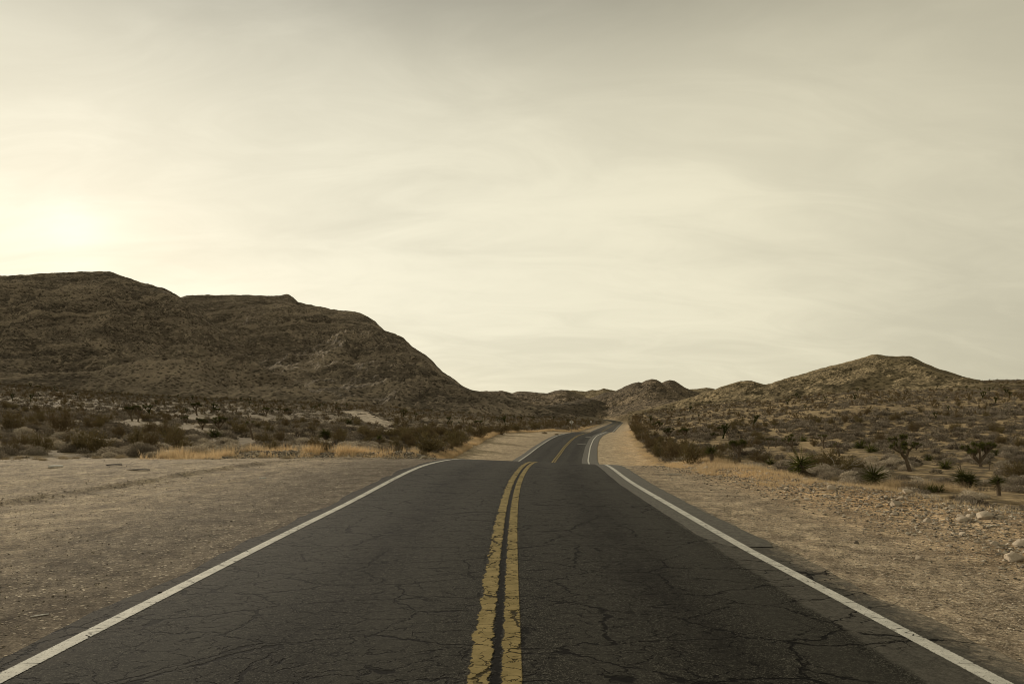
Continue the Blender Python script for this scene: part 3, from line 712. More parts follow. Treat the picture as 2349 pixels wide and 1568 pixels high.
m_grey = mat_leaf('grey_twigs', (0.30, 0.26, 0.20), (0.70, 0.61, 0.49), (0.07, 0.054, 0.038))
m_tan = mat_leaf('tan_tuft', (0.20, 0.155, 0.095), (0.40, 0.32, 0.20), (0.30, 0.25, 0.17), .2)
m_creo = mat_leaf('olive_twigs', (0.085, 0.068, 0.032), (0.18, 0.142, 0.066), (0.125, 0.09, 0.05))
m_gold = mat_leaf('dry_golden_grass', (0.46, 0.315, 0.16), (0.86, 0.61, 0.33), (0.46, 0.36, 0.23), .35)
m_green = mat_leaf('dagger_leaves', (0.022, 0.027, 0.008), (0.15, 0.152, 0.045), (0.05, 0.052, 0.018), .1)
m_dead = mat_leaf('dead_leaves', (0.06, 0.048, 0.032), (0.20, 0.16, 0.105), (0.12, 0.095, 0.06), .1)
m_fresh = mat_leaf('green_stems', (0.07, 0.075, 0.02), (0.16, 0.155, 0.05), (0.11, 0.11, 0.035), .15)


def mat_bark():
    m_, t, b = mat('shaggy_bark')
    P = t.new('ShaderNodeTexCoord').outputs['Object']
    t.put(b.inputs['Base Color'], t.mix(t.noise(P, 9, 4, .7), (0.055, 0.042, 0.03), (0.20, 0.155, 0.11)))
    bump(t, b, t.noise(t.vmul(P, (1, 1, .3)), 22, 4, .7), 1.0, .03)
    return m_


m_bark = mat_bark()


def tube(path, rad, sides=6):
    path = np.array(path, float); n = len(path); d = np.gradient(path, axis=0); d /= np.linalg.norm(d, axis=1, keepdims=True) + 1e-9
    ref = np.array([.31, .93, .2]); s = np.cross(d, ref); s /= np.linalg.norm(s, axis=1, keepdims=True); s2 = np.cross(d, s)
    a = np.arange(sides) * 2 * np.pi / sides
    V = path[:, None] + (s[:, None] * np.cos(a)[None, :, None] + s2[:, None] * np.sin(a)[None, :, None]) * np.array(rad)[:, None, None]
    V = V.reshape(-1, 3); F_ = []
    for i in range(n - 1):
        for j in range(sides):
            k = (j + 1) % sides; F_.append((i * sides + j, i * sides + k, (i + 1) * sides + k, (i + 1) * sides + j))
    e = (n - 1) * sides
    F_ += [(e, e + 1, e + 2, e + 3), (e, e + 3, e + 4, e + 5)] if sides == 6 else []
    return V, np.array(F_), np.zeros(len(F_))


def rosette(c, ax, n, L, w, rg, down=-.35):
    """a ball of dagger leaves round the tip of a branch"""
    d = unit(n, rg, -1); ax = ax / np.linalg.norm(ax); dt = d @ ax
    d = d + ax * np.clip(down - dt, 0, 2)[:, None] * 1.3; d /= np.linalg.norm(d, axis=1, keepdims=True)
    base = c - ax * (rg.random(n) * L * .5)[:, None] + d * L * .08
    return blades(base, d, L * (.75 + .35 * rg.random(n)), w, rg=rg)


def joshua_shape(seed, height=3.0, depth=3, lean=(0, 0), spread=.75, fork=.38, first=2):
    rg = np.random.default_rng(seed); wood, green, dead = [], [], []
    def grow(p, d, L, r, lv):
        n = 5; path = [p]; dd = d.copy()
        for i in range(n):
            dd = dd + rg.normal(size=3) * .10 + np.array([0, 0, .05 * lv]); dd /= np.linalg.norm(dd); path.append(path[-1] + dd * L / n)
        wood.append(tube(path, np.linspace(r, r * .72, n + 1)))
        if lv > 0:
            k = int(16 * lv); pp = np.array([path[j] for j in rg.integers(1, n + 1, k)]); q = unit(k, rg, -1); q[:, 2] = -abs(q[:, 2]) - .3; q /= np.linalg.norm(q, axis=1, keepdims=True)
            dead.append(blades(pp, q, .16 * height / 3, .03, rg=rg))
        if lv >= depth or (lv > 1 and rg.random() < .16):
            green.append(rosette(path[-1], dd, 80, .25 * height / 3, .035, rg, -.35)); return
        kb = first if lv == 0 else rg.integers(2, 4)
        a0 = rg.random() * 6.28
        for j in range(kb):
            a = a0 + j * 6.28 / kb + rg.normal() * .35
            s = np.array([math.cos(a), math.sin(a), 0]); nd = dd * .75 + s * spread * (.8 + .4 * rg.random()) + np.array([0, 0, .22 + .3 * rg.random()]); nd /= np.linalg.norm(nd)
            grow(path[-1], nd, L * (.56 + .22 * rg.random()) if lv else height * .26 * (.8 + .5 * rg.random()), r * .72, lv + 1)
    grow(np.array([0., 0, -.1]), np.array([lean[0], lean[1], 1.0]) / np.linalg.norm([lean[0], lean[1], 1]), height * fork, .12 * height / 3 + .03, 0)
    out = [join(wood), join(green), join(dead)]
    zt = out[1][0][:, 2].max()
    return [(v * (height / zt), f, q) for v, f, q in out]


def yucca_shape(seed, trunk=.5, L=.55, n=120, heads=1, lean=0.0):
    rg = np.random.default_rng(seed); wood, green, dead = [], [], []
    for h in range(heads):
        a = rg.random() * 6.28; k = lean if heads == 1 else .35
        top = np.array([math.cos(a) * k * trunk, math.sin(a) * k * trunk, trunk * (1 if h == 0 else .6 + .3 * rg.random())])
        if heads == 1: top[0] = -abs(k) * trunk; top[1] = 0
        path = [top * q for q in np.linspace(0, 1, 5)]; path[0] = path[0] - np.array([0, 0, .1])
        wood.append(tube(path, [.10, .09, .085, .08, .07]))
        ax = top / np.linalg.norm(top)
        green.append(rosette(top + ax * .05, ax, n, L, .04, rg, -.15))
        m_ = int(n * .8); q = unit(m_, rg, -1); q[:, 2] = -abs(q[:, 2]) * 1.4 - .25; q /= np.linalg.norm(q, axis=1, keepdims=True)
        pp = top[None, :] * (.45 + .5 * rg.random(m_))[:, None]
        dead.append(blades(pp, q, L * .65, .032, rg=rg))
    return [join(wood), join(green), join(dead)]


def protos(name, shape, parts, mats_):
    """thing with three part meshes; returned as (root, children)"""
    root = bpy.data.objects.new(name, None); COL.objects.link(root); root.empty_display_size = .3
    for (v, f, q), pn, mt in zip(shape, parts, mats_):
        mesh(pn, v, f, mt, parent=root, attrs={'tint': q})
    return root


_used = {}


def place(root, loc, rz, sc, label, cat, group=None, tilt=(0, 0)):
    if root.name not in _used: o = root; _used[root.name] = 1
    else:
        kids = [c for c in root.children]
        o = root.copy(); COL.objects.link(o)
        for k in ('group',):
            if k in o: del o[k]
        for c in kids:
            d = c.copy(); COL.objects.link(d); d.parent = o
    o.location = loc; o.rotation_euler = (tilt[0], tilt[1], rz); o.scale = (sc, sc, sc) if np.ndim(sc) == 0 else sc
    return tag(o, label, cat, group)


JT = [protos('joshua_tree', joshua_shape(s, 3, d, ln, sp, fk, fs), ('trunk', 'crown', 'dead_leaves'), (m_bark, m_green, m_dead))
      for s, d, ln, sp, fk, fs in ((1, 3, (0, 0), .95, .30, 3), (5, 3, (-.45, 0), 1.0, .40, 3), (9, 2, (.1, 0), .8, .38, 3), (14, 3, (-.3, .1), 1.15, .20, 4), (22, 1, (0, 0), .6, .55, 3), (31, 3, (.05, 0), 1.25, .16, 6))]
YU = [protos('yucca', yucca_shape(s, tk, L, n, h, ln), ('trunk', 'rosette', 'dead_leaves'), (m_bark, m_green, m_dead))
      for s, tk, L, n, h, ln in ((2, .55, .62, 150, 1, .45), (4, .15, .5, 110, 1, .1), (6, .5, .5, 110, 3, 0), (8, .75, .42, 130, 1, .1))]
YH = [.95, .5, .9, 1.0]       # their heights

# (column, row of the base, height in rows, prototype, turn, label)
_clear = []
joshuas = [
    (317, 966, 40, 2, .3, 'Y-shaped Joshua tree with slim dark trunk among pale shrubs, right one of a touching pair'),
    (303, 965, 37, 0, 1.2, 'bushier Joshua tree standing just left of the slim Y-shaped one'),
    (452, 953, 33, 0, 2.2, 'Joshua tree with many upright heads on the left desert flat behind two low forked ones'),
    (428, 971, 20, 3, .5, 'low spreading Joshua tree left of a pair of forked ones beyond the pull-out'),
    (463, 985, 30, 3, 2.9, 'forked Joshua tree with open dark branches left of the broad one by a yucca'),
    (504, 986, 33, 5, .9, 'broad Joshua tree with a wide crown just behind the green yucca beyond the golden grass'),
    (361, 967, 10, 4, .4, 'tiny stubby Joshua tree right of the Y-shaped pair on the left flat'),
    (497, 952, 18, 0, 4.1, 'small dark Joshua tree on the rise behind the broad crowned one at left'),
    (580, 1008, 46, 4, 1.1, 'single-trunked Joshua tree with a dense green head rising above golden grass'),
    (610, 955, 23, 0, 5.0, 'leftmost of three Joshua trees in a row at the foot of the dark mountain'),
    (639, 955, 20, 2, .2, 'middle one of three Joshua trees in a row at the foot of the dark mountain'),
    (662, 952, 18, 3, 1.0, 'rightmost of three Joshua trees in a row at the foot of the dark mountain'),
    (777, 955, 22, 2, 2.6, 'Joshua tree standing just left of the pale dirt track'),
    (1097, 982, 20, 0, 3.3, 'Joshua tree in the brown brush left of the far road bend'),
    (1155, 972, 17, 3, .1, 'Joshua tree deep in the brush between the mountain foot and the diamond sign'),
    (1697, 1059, 56, 0, 1.7, 'sturdy Joshua tree with short thick trunk right of the olive bushes by the road'),
    (1825, 1039, 47, 1, 0.0, 'leaning Joshua tree with dark heads behind the spiky roadside yucca'),
    (1925, 1047, 34, 4, .8, 'small Joshua tree with pale trunk and drooping heads right of the spiky yucca'),
    (1890, 1028, 34, 2, 2.0, 'slender forked Joshua tree between the leaning one and the pale-trunked one'),
    (1641, 1008, 18, 3, .6, 'low Joshua tree behind the olive roadside bushes on the right slope'),
    (1569, 1008, 29, 0, 4.4, 'bushy Joshua tree above the tallest olive roadside bushes'),
    (1534, 1002, 23, 5, 2.2, 'flat-topped Joshua tree over the roadside bushes by the far bend'),
    (1505, 988, 25, 3, 3.8, 'spreading Joshua tree nearest the far end of the right shoulder'),
    (1763, 1028, 25, 2, 5.1, 'left one of two small upright Joshua trees beyond the sturdy one'),
    (1779, 1026, 22, 4, 2.1, 'right one of two small upright Joshua trees beyond the sturdy one'),
    (1777, 985, 14, 2, 1.5, 'distant little Joshua tree on the tan slope above the two upright ones'),
    (1654, 999, 23, 0, .9, 'dark rounded Joshua tree on the slope left above the sturdy one'),
    (1806, 993, 15, 4, .2, 'distant stubby Joshua tree on the slope behind the leaning one'),
    (2089, 1081, 92, 1, .3, 'tallest Joshua tree, leaning left with twisted branches and bare lower trunk'),
    (2250, 1070, 62, 5, .4, 'widest Joshua tree, several trunks under a broad crown of many heads'),
    (2203, 1077, 15, 4, 1.3, 'tiny two-headed Joshua tree just behind the tall roadside yucca clump'),
    (2270, 1077, 20, 4, 4.5, 'short tilted Joshua tree stub in front of the widest one'),
    (2100, 1032, 22, 3, 2.4, 'small branching Joshua tree behind the tallest one on the tan slope'),
]
for (a, b_, h, k, rz, lab) in joshuas:
    x, y, z = at(a, b_, 26)
    hm = h * y / F
    _clear.append((a, y, h))
    place(JT[k], (x, y, z - .03), rz, hm / 3.0, lab, 'joshua tree')
yuccas = [
    (1851, 1095, 60, 0, 0, 'large spiky yucca leaning left at the roadside with a skirt of dead leaves'),
    (2012, 1119, 54, 0, .5, 'yucca on a shaggy dark trunk at the gravel edge left of the golden tuft'),
    (2214, 1117, 46, 2, 0, 'tall many-headed yucca clump in front of the widest Joshua tree'),
    (2292, 1136, 46, 3, 0, 'yucca on a thick dark trunk nearest the right end of the rocky bank'),
    (2135, 1128, 21, 1, 0, 'left one of two bright green twin tufts in the tan grass by the rocks'),
    (2153, 1128, 20, 1, 2, 'right one of two bright green twin tufts in the tan grass by the rocks'),
    (1974, 1028, 21, 1, 1, 'green yucca beside a pale grey shrub, left one of two on the right slope'),
    (1998, 1036, 19, 1, 3, 'wide low yucca, right one of two beside the pale grey shrub'),
    (2068, 1039, 16, 1, 4, 'small yucca at the foot of the tallest Joshua tree'),
    (2131, 1056, 15, 1, 5, 'flat green yucca between the tallest and the widest Joshua trees'),
    (2169, 1075, 22, 1, 1, 'round spiky yucca left of the two-headed tiny Joshua tree'),
    (2281, 1044, 16, 1, 2, 'broad low yucca right behind the widest Joshua tree'),
    (1767, 1066, 18, 1, 3, 'small yucca among grey shrubs right of the sturdy Joshua tree'),
    (1843, 1012, 13, 1, 4, 'little green yucca on the slope above the spiky roadside one'),
    (1633, 1062, 42, 3, 1, 'drooping olive yucca at the end of the roadside bushes behind golden grass'),
    (492, 1003, 23, 1, 0, 'yucca with long upright green blades in front of the broad left Joshua tree'),
    (747, 1007, 27, 2, 1, 'shaggy yucca clump behind the golden grass left of the dirt track'),
    (870, 1018, 21, 3, 2, 'narrow green yucca beside the dark bush below the dirt track'),
    (800, 972, 12, 1, 5, 'small green yucca just left of the dirt track'),
]
for (a, b_, h, k, rz, lab) in yuccas:
    x, y, z = at(a, b_, 22 if b_ > 1050 else 26)
    hm = h * y / F
    _clear.append((a, y, h))
    place(YU[k], (x, y, z - .03), rz, hm / YH[k], lab, 'yucca')


# ------------------------------------------------------------------ scrub
def px_of(x, y, z): return CX + F * x / y, HY - F * (z - CAMH) / y


def scatter(n, y0, y1, pad=120, expo=1.0):
    """points spread evenly over the desert floor inside the view wedge"""
    y = np.sqrt(y0 ** 2 + (y1 ** 2 - y0 ** 2) * rng.random(n) ** expo); px = rng.uniform(-pad, 2349 + pad, n)
    x = (px - CX) / F * y; u = uf(x, y)
    out = np.where(u < 0, -u - WLf(y), u - WRf(y))
    return x, y, u, out


path_xy = np.stack([cxx, cyy], -1)


def off_path(x, y):
    d = np.full(len(x), 1e9)
    for p in path_xy[::4]: d = np.minimum(d, np.hypot(x - p[0], y - p[1]))
    return d > 3.4


LIB = {'round': ([shrub_shape('round', 1500, .15, 100 + i) for i in range(5)], [shrub_shape('round', 140, .40, 200 + i) for i in range(4)], [shrub_shape('round', 34, .8, 260 + i) for i in range(4)], m_grey),
       'tuft': ([shrub_shape('tuft', 420, .14, 120 + i) for i in range(4)], [shrub_shape('tuft', 60, .5, 220 + i) for i in range(3)], [shrub_shape('tuft', 24, .9, 270 + i) for i in range(3)], m_tan),
       'vase': ([shrub_shape('vase', 1100, .15, 140 + i) for i in range(5)], [shrub_shape('vase', 150, .34, 240 + i) for i in range(4)], [shrub_shape('vase', 50, .6, 280 + i) for i in range(4)], m_creo)}


def zone(x, y):
    px = CX + F * x / y
    if px < CX and x < cxf(y):
        if px > 900: return 'in the brush between the pull-out and the far bend'
        if y < 50: return 'just beyond the left gravel pull-out'
        return 'on the flat below the dark left mountain'
    if px < 1650: return 'along the right shoulder of the far road'
    if y < 48: return 'in the hollow behind the right gravel bank'
    return 'on the tan slope at the right'


def field(kind, name, cat, look, x, y, sz, nmax):
    pc = CX + F * x / y; ok = np.ones(len(x), bool)      # plants do not crowd the foot of a Joshua tree or yucca
    for (a, ty, h) in _clear: ok &= ~((np.abs(pc - a) < h * .55 + sz[:, 0] * F / y * .5) & (y < ty + 1.0) & (y > ty - max(3.0, ty * .16)))
    x, y, sz = x[ok], y[ok], sz[ok]
    V1, V2, V3, mt = LIB[kind]; z = ground_z(x, y)
    app = sz[:, 0] / y; px = CX + F * x / y
    vis = (px > -40) & (px < 2390)
    order = np.argsort(-(app * vis)); near = order[:nmax]; far_ = order[nmax:]
    objs = []
    for i, (v, f, q) in enumerate(V1):
        o = mesh(name, v, f, mt, attrs={'tint': q, 'own': np.zeros(len(f))}); objs.append(o)
    for j, i in enumerate(near):
        o = objs[j] if j < len(objs) else objs[j % len(objs)].copy()
        if j >= len(objs): COL.objects.link(o)
        o.location = (x[i], y[i], z[i] - .04); o.rotation_euler = (0, 0, rng.random() * 6.28); o.scale = (sz[i, 0], sz[i, 0] * rng.uniform(.85, 1.15), sz[i, 1])
        big = 'large' if sz[i, 0] > np.quantile(sz[near, 0], .66) else 'small' if sz[i, 0] < np.quantile(sz[near, 0], .33) else 'middling'
        zn = zone(x[i], y[i])
        tag(o, f'{big} {look} {zn}', cat, f'{look}s {zn}')
    if len(far_):
        parts = []
        sets = [(V2[k], far_[y[far_] < 110][k::len(V2)]) for k in range(len(V2))] + [(V3[k], far_[y[far_] >= 110][k::len(V3)]) for k in range(len(V3))]
        for (v, f, q), ids in sets:
            if not len(ids): continue
            a = rng.random(len(ids)) * 6.28; ca, sa = np.cos(a), np.sin(a)
            vx = (v[None, :, 0] * ca[:, None] - v[None, :, 1] * sa[:, None]) * sz[ids, 0][:, None] + x[ids][:, None]
            vy = (v[None, :, 0] * sa[:, None] + v[None, :, 1] * ca[:, None]) * sz[ids, 0][:, None] + y[ids][:, None]
            vz = v[None, :, 2] * sz[ids, 1][:, None] + z[ids][:, None] - .04
            VV = np.stack([vx, vy, vz], -1).reshape(-1, 3)
            FF = (f[None] + (np.arange(len(ids)) * len(v))[:, None, None]).reshape(-1, 4)
            parts.append((VV, FF, np.stack([np.tile(q, len(ids)), np.repeat(rng.random(len(ids)), len(f))], -1)))
        VV, FF, TT = join(parts)
        o = mesh('scrub', VV, FF, mt, attrs={'tint': TT[:, 0], 'own': TT[:, 1]})
        tag(o, f'countless distant {look}s covering the desert floor and lower slopes', 'scrub', kind='stuff')


# rounded grey shrubs
def sel(x, y, u, out, *more):
    k = (out > 1.0) & off_path(x, y)
    for m_ in more: k &= m_
    return x[k], y[k]


x, y, u, out = scatter(9500, 23, 130)
tanhill = (CX + F * x / y > 1900) & (y > 62)
x, y = sel(x, y, u, out, rng.random(len(x)) > .15 * tanhill, fbm(x, y, 7, 3, 77) > np.where(x < cxf(y), .31, .27))
x2, y2, u2, out2 = scatter(30000, 130, 430)
x2, y2 = sel(x2, y2, u2, out2, fbm(x2, y2, 30, 3, 78) > np.where(x2 < cxf(y2), .25, .27))
x = np.concatenate([x, x2]); y = np.concatenate([y, y2])
s = .30 + .48 * rng.random(len(x)) ** 1.7
hand = [(-10, 1052, 60), (62, 1038, 62), (118, 1030, 44), (160, 1022, 40), (215, 1028, 56), (190, 1040, 34), (262, 1022, 44), (300, 1018, 36), (335, 1024, 34), (360, 1026, 30), (425, 1020, 30), (445, 1012, 34), (25, 1020, 44), (90, 1012, 40), (535, 1008, 26), (560, 1003, 24),
        (1740, 1066, 56), (1790, 1072, 60), (1640, 1068, 34), (1715, 1075, 44), (1720, 1040, 40), (1870, 1095, 40), (1900, 1098, 50), (1950, 1100, 56), (1985, 1092, 44), (2040, 1100, 60), (2030, 1068, 44), (2075, 1112, 56), (2110, 1120, 56), (2140, 1100, 44), (2180, 1140, 66), (2235, 1132, 50),
        (2260, 1100, 70), (2320, 1090, 70), (2335, 1128, 60), (2300, 1070, 40), (2190, 1092, 56), (2120, 1080, 44), (2145, 1062, 40), (2090, 1060, 40), (2000, 1060, 40), (1960, 1050, 40), (2345, 1060, 50), (2330, 1150, 60), (2260, 1150, 60)]
hp = np.array([at(a, b_, 21 if b_ > 1088 else 26) for a, b_, _ in hand]); hw_ = np.array([w_ * p[1] / F / 2 for (_, _, w_), p in zip(hand, hp)])
x = np.concatenate([x, hp[:, 0]]); y = np.concatenate([y, hp[:, 1]]); s = np.concatenate([s, hw_])
field('round', 'desert_shrub', 'shrub', 'rounded grey twiggy shrub', x, y, np.stack([s, s * rng.uniform(.75, 1.15, len(x))], -1), 300)
# tan bunch grass
x, y, u, out = scatter(2400, 22, 120)
x, y = sel(x, y, u, out, fbm(x, y, 8, 3, 81) > .42)
x2, y2, u2, out2 = scatter(2500, 120, 260)
x2, y2 = sel(x2, y2, u2, out2)
x = np.concatenate([x, x2]); y = np.concatenate([y, y2])
s = .26 + .3 * rng.random(len(x))
pe = np.concatenate([rng.uniform(-60, 520, 46), rng.uniform(520, 1000, 16)]); ye = np.interp(pe, [-60, 300, 520, 1000], [25.8, 27.6, 28.6, 28.2]) + rng.normal(size=62) * .9
x = np.concatenate([x, (pe - CX) / F * ye]); y = np.concatenate([y, ye]); s = np.concatenate([s, .09 + .22 * rng.random(62) ** 1.6])
field('tuft', 'grass_tuft', 'grass tuft', 'pale dry grass tuft', x, y, np.stack([s, s * .95], -1), 200)
# creosote bushes: hand-placed large ones first, then a scatter
big = [(140, 998, 42, 56), (30, 990, 34, 46), (272, 1004, 22, 27), (205, 985, 20, 26), (985, 1040, 58, 44), (855, 1014, 20, 28), (900, 1005, 26, 22), (950, 1010, 30, 28), (1050, 1020, 36, 32), (1100, 1005, 36, 28),
       (1150, 996, 34, 22), (1010, 1000, 30, 22), (1185, 990, 26, 18), (1225, 984, 22, 15), (1510, 1052, 30, 34), (1545, 1064, 38, 48), (1580, 1066, 40, 52), (1612, 1064, 34, 40), (1490, 1032, 24, 30), (1472, 1014, 20, 26),
       (1462, 1000, 17, 24), (1453, 990, 13, 20), (1660, 1066, 26, 24), (1905, 1078, 46, 44), (1950, 1085, 40, 34), (1870, 1075, 30, 34), (2030, 1090, 30, 26), (2330, 1100, 44, 40), (1745, 1062, 34, 26), (60, 1030, 26, 34), (20, 1040, 26, 30)]
bx, by, bs = [], [], []
for (a, b_, w_, h_) in big:
    p = at(a, b_, 24); bx.append(p[0]); by.append(p[1]); bs.append((w_ * p[1] / F, h_ * p[1] / F))
x, y, u, out = scatter(800, 28, 130)
px = CX + F * x / y
dens = np.where((px > 850) & (px < 1300), 1.0, np.where(px > 1750, .22, .45))
x, y = sel(x, y, u, out, rng.random(len(x)) < dens)
x2, y2, u2, out2 = scatter(3000, 110, 420)
x2, y2 = sel(x2, y2, u2, out2)
# a hedge-like row just off the right shoulder of the far road and the left berm
yr = rng.uniform(50, 330, 120); xr = cxf(yr) + WRf(yr) + 2.2 + rng.random(120) * 3.5
yl = rng.uniform(60, 330, 170); xl = cxf(yl) - WLf(yl) - 3.5 - rng.random(170) * 9
n0 = len(x) + len(x2) + 290
x = np.concatenate([bx, x, x2, xr, xl]); y = np.concatenate([by, y, y2, yr, yl])
s = .5 + .45 * rng.random(len(x)); szz = np.stack([s, s * rng.uniform(.95, 1.4, len(x))], -1); szz[:len(bs)] = np.array(bs)
field('vase', 'creosote_bush', 'bush', 'brown olive twiggy bush', x, y, szz, 290)
# distant Joshua trees, too small for parts: one mass each beyond the hand-placed ones
dj = [joshua_shape(300 + i, 3, 2, (0, 0), .8, .35, 3) for i in range(3)]
x, y, u, out = scatter(420, 85, 330); x, y = sel(x, y, u, out, out > 4)
ids = rng.permutation(len(x))[:120]; x, y = x[ids], y[ids]; z = ground_z(x, y)
djm = []
for k, (wd, gr, de) in enumerate(dj):
    v, f, q = join([wd, gr]); o = mesh('joshua_tree', v, f, m_green, attrs={'tint': q}); djm.append(o)
for j in range(len(x)):
    o = djm[j] if j < 3 else djm[j % 3].copy()
    if j >= 3: COL.objects.link(o)
    h = rng.uniform(1.0, 2.4)
    o.location = (x[j], y[j], z[j] - .05); o.rotation_euler = (0, 0, rng.random() * 6.28); o.scale = (h / 3,) * 3
    left = x[j] < cxf(y[j]); fr_ = 'far off' if y[j] > 190 else 'in the middle distance'
    zn = 'on the flat below the dark left mountain' if left else 'on the scrubby slope under the right hill'
    tag(o, f'small dark Joshua tree {fr_} {zn}', 'joshua tree', f'small Joshua trees {fr_} {zn}')


# the fresh green bush behind the pull-out and the golden grasses
p = at(390, 1023, 25)
v, f, q = shrub_shape('vase', 900, .14, 401)
o = mesh('green_bush', v, f, m_fresh, attrs={'tint': q}, loc=(p[0], p[1], p[2] - .03)); o.scale = (14 * p[1] / F, 14 * p[1] / F, 15 * p[1] / F)
tag(o, 'small bright green bush among dark shrubs at the edge of the left pull-out', 'bush')


def grass(name, x, y, h, label, w=.012):
    n = len(x); z = ground_z(x, y) - .02
    a = rng.random(n) * 6.28; tl = np.abs(rng.normal(size=n)) * .42
    d = np.stack([np.sin(tl) * np.cos(a), np.sin(tl) * np.sin(a), np.cos(tl)], -1)
    v, f, q = blades(np.stack([x, y, z], -1), d, h, w, .10, 2)
    tag(mesh(name, v, f, m_gold, attrs={'tint': q, 'own': np.repeat(vn(x * .7, y * .7, 91), 2)}), label, 'grass', kind='stuff')


# left: the strip at the back edge of the pull-out
def clump(n, xf, yf, seed, thr=.45, sc=.9):
    xx_, yy_ = xf(n), yf(n); k = fbm(xx_, yy_, sc, 3, seed) > thr; return xx_[k], yy_[k]


q = rng.random(60000); pxg = 320 + 640 * q ** .9
yg = np.interp(pxg, [320, 420, 560, 700, 850, 960, 1000], [26.5, 28.2, 30.5, 31.2, 31.0, 29.6, 28.8]) + rng.normal(size=len(q)) * np.interp(pxg, [320, 500, 1000], [.8, 1.1, .9])
xg = (pxg - CX) / F * yg
k = (fbm(xg, yg, .8, 4, 5) > .50); xg, yg, pxg = xg[k], yg[k], pxg[k]
k = rng.random(len(xg)) < np.interp(pxg, [320, 400, 900, 980], [.15, 1, 1, .4]); xg, yg, pxg = xg[k], yg[k], pxg[k]
hg = (.08 + .40 * rng.random(len(xg)) ** 2) * (.25 + 1.4 * vn(xg * 1.1, yg * 1.1, 6)) * np.interp(pxg, [320, 450, 900, 1000], [.8, 1, .9, .55])
grass('dry_grass', xg, yg, hg, 'golden dry grass along the back edge of the left gravel pull-out')
# far left berm beside the bend
yb = rng.uniform(50, 330, 60000) ** 1.0; yb = 50 + (yb - 50) * rng.random(60000) ** .7
ub = WLf(yb) + .2 + np.abs(rng.normal(size=len(yb))) * 1.3
xb = cxf(yb) - ub; k = fbm(xb, yb, 3.5, 3, 15) > .34; xb, yb = xb[k], yb[k]
grass('dry_grass', xb, yb, (.15 + .28 * rng.random(len(xb))), 'golden dry grass on the berm left of the far road bend', .02)
# right shoulder edge
yb = 10 + 190 * rng.random(110000) ** 2.0
ub = WRf(yb) + .3 + rng.normal(size=len(yb)) * .95 + ss(yb, 14, 22) * .3
xb = cxf(yb) + ub; amt = np.interp(yb, [10, 14, 17, 30, 200], [.0, .25, .9, 1, 1])
k = (fbm(xb, yb, 1.3, 3, 16) > .40) & (rng.random(len(xb)) < amt); xb, yb = xb[k], yb[k]
hb = (.06 + .24 * rng.random(len(xb)) * ss(xb - cxf(yb) - WRf(yb), -.6, 1.0)) * np.interp(yb, [10, 17, 24, 60], [.4, .55, 1.1, 1.1])
grass('dry_grass', xb, yb, hb, 'golden dry grass along the right gravel bank and shoulder', .012)
n = 30000; yb = 13.5 + 15 * rng.random(n); ub = WRf(yb) + rng.uniform(-1.3, 1.5, n) * np.interp(yb, [13.5, 18, 28], [.5, 1, .9]) + .1; xb = cxf(yb) + ub
k = fbm(xb, yb, .9, 3, 17) > np.interp(yb, [13.5, 17, 28], [.62, .47, .43]); xb, yb = xb[k], yb[k]
grass('dry_grass', xb, yb, (.04 + .13 * rng.random(len(xb)) ** 2) * np.interp(yb, [14, 28], [.8, 1.3]), 'short golden stubble creeping over the right gravel shoulder', .014)
# taller tan stand right of the dark-trunked yucca
p0 = at(2075, 1122, 15)
xb = p0[0] + rng.normal(size=5000) * 1.3; yb = p0[1] + rng.normal(size=5000) * .6
grass('dry_grass', xb, yb, .2 + .35 * rng.random(5000), 'tall tan grass stand between two yuccas on the right bank', .012)


# ------------------------------------------------------------------ stones
def rock_shape(seed, sub=3):
    import bmesh
    bm = bmesh.new(); bmesh.ops.create_icosphere(bm, subdivisions=sub, radius=1)
    rg = np.random.default_rng(seed)
    v = np.array([q.co[:] for q in bm.verts]); f = np.array([[w.index for w in q.verts] for q in bm.faces]); bm.free()
    for _ in range(9):     # chop facets
        n = unit(1, rg)[0]; d = v @ n; lim = rg.uniform(.55, .85); k = d > lim; v[k] -= n * (d[k] - lim)[:, None] * .95
    v = v * (1 + (fbm(v[:, 0] * 3 + 9, v[:, 1] * 3 + v[:, 2] * 2, 1, 3, seed)[:, None] - .5) * .16)
    v *= np.array([1, rg.uniform(.65, .95), rg.uniform(.5, .8)])
    return v, f


def mat_rock(name, c0, c1, attr=False):
    m_, t, b = mat(name)
    P = t.new('ShaderNodeTexCoord').outputs['Object']; r = t.new('ShaderNodeObjectInfo').outputs['Random']
    if attr: c = t.mix(t.new('ShaderNodeAttribute', attribute_name='tint').outputs['Fac'], c0, c1)
    else: c = t.mix(t.m('ADD', t.m('MULTIPLY', t.noise(P, 2.5, 5, .7), .6), t.m('MULTIPLY', r, .4)), c0, c1); bump(t, b, t.noise(P, 6, 5, .7), .7, .08)
    t.put(b.inputs['Base Color'], c)
    return m_


m_rock = mat_rock('limestone', (0.34, 0.28, 0.21), (0.74, 0.63, 0.50)); m_peb = mat_rock('pebbles', (0.12, 0.104, 0.082), (0.62, 0.54, 0.43), True)
rocks = [rock_shape(i) for i in range(6)]
robj = [mesh('rock', v, f, m_rock) for v, f in rocks]
_rc = [0]


def put_rock(x, y, s, label, group=None, flat=1.0, mt=None):
    j = _rc[0]; _rc[0] += 1
    o = robj[j] if j < 6 else robj[j % 6].copy()
    if j >= 6: COL.objects.link(o)
    if 'group' in o: del o['group']
    o.location = (x, y, gz(x, y) + s * .22 * flat); o.rotation_euler = (rng.normal() * .2, rng.normal() * .2, rng.random() * 6.28); o.scale = (s, s, s * flat)
    if mt: o.data = o.data.copy(); o.data.materials[0] = mt
    return tag(o, label, 'rock', group)


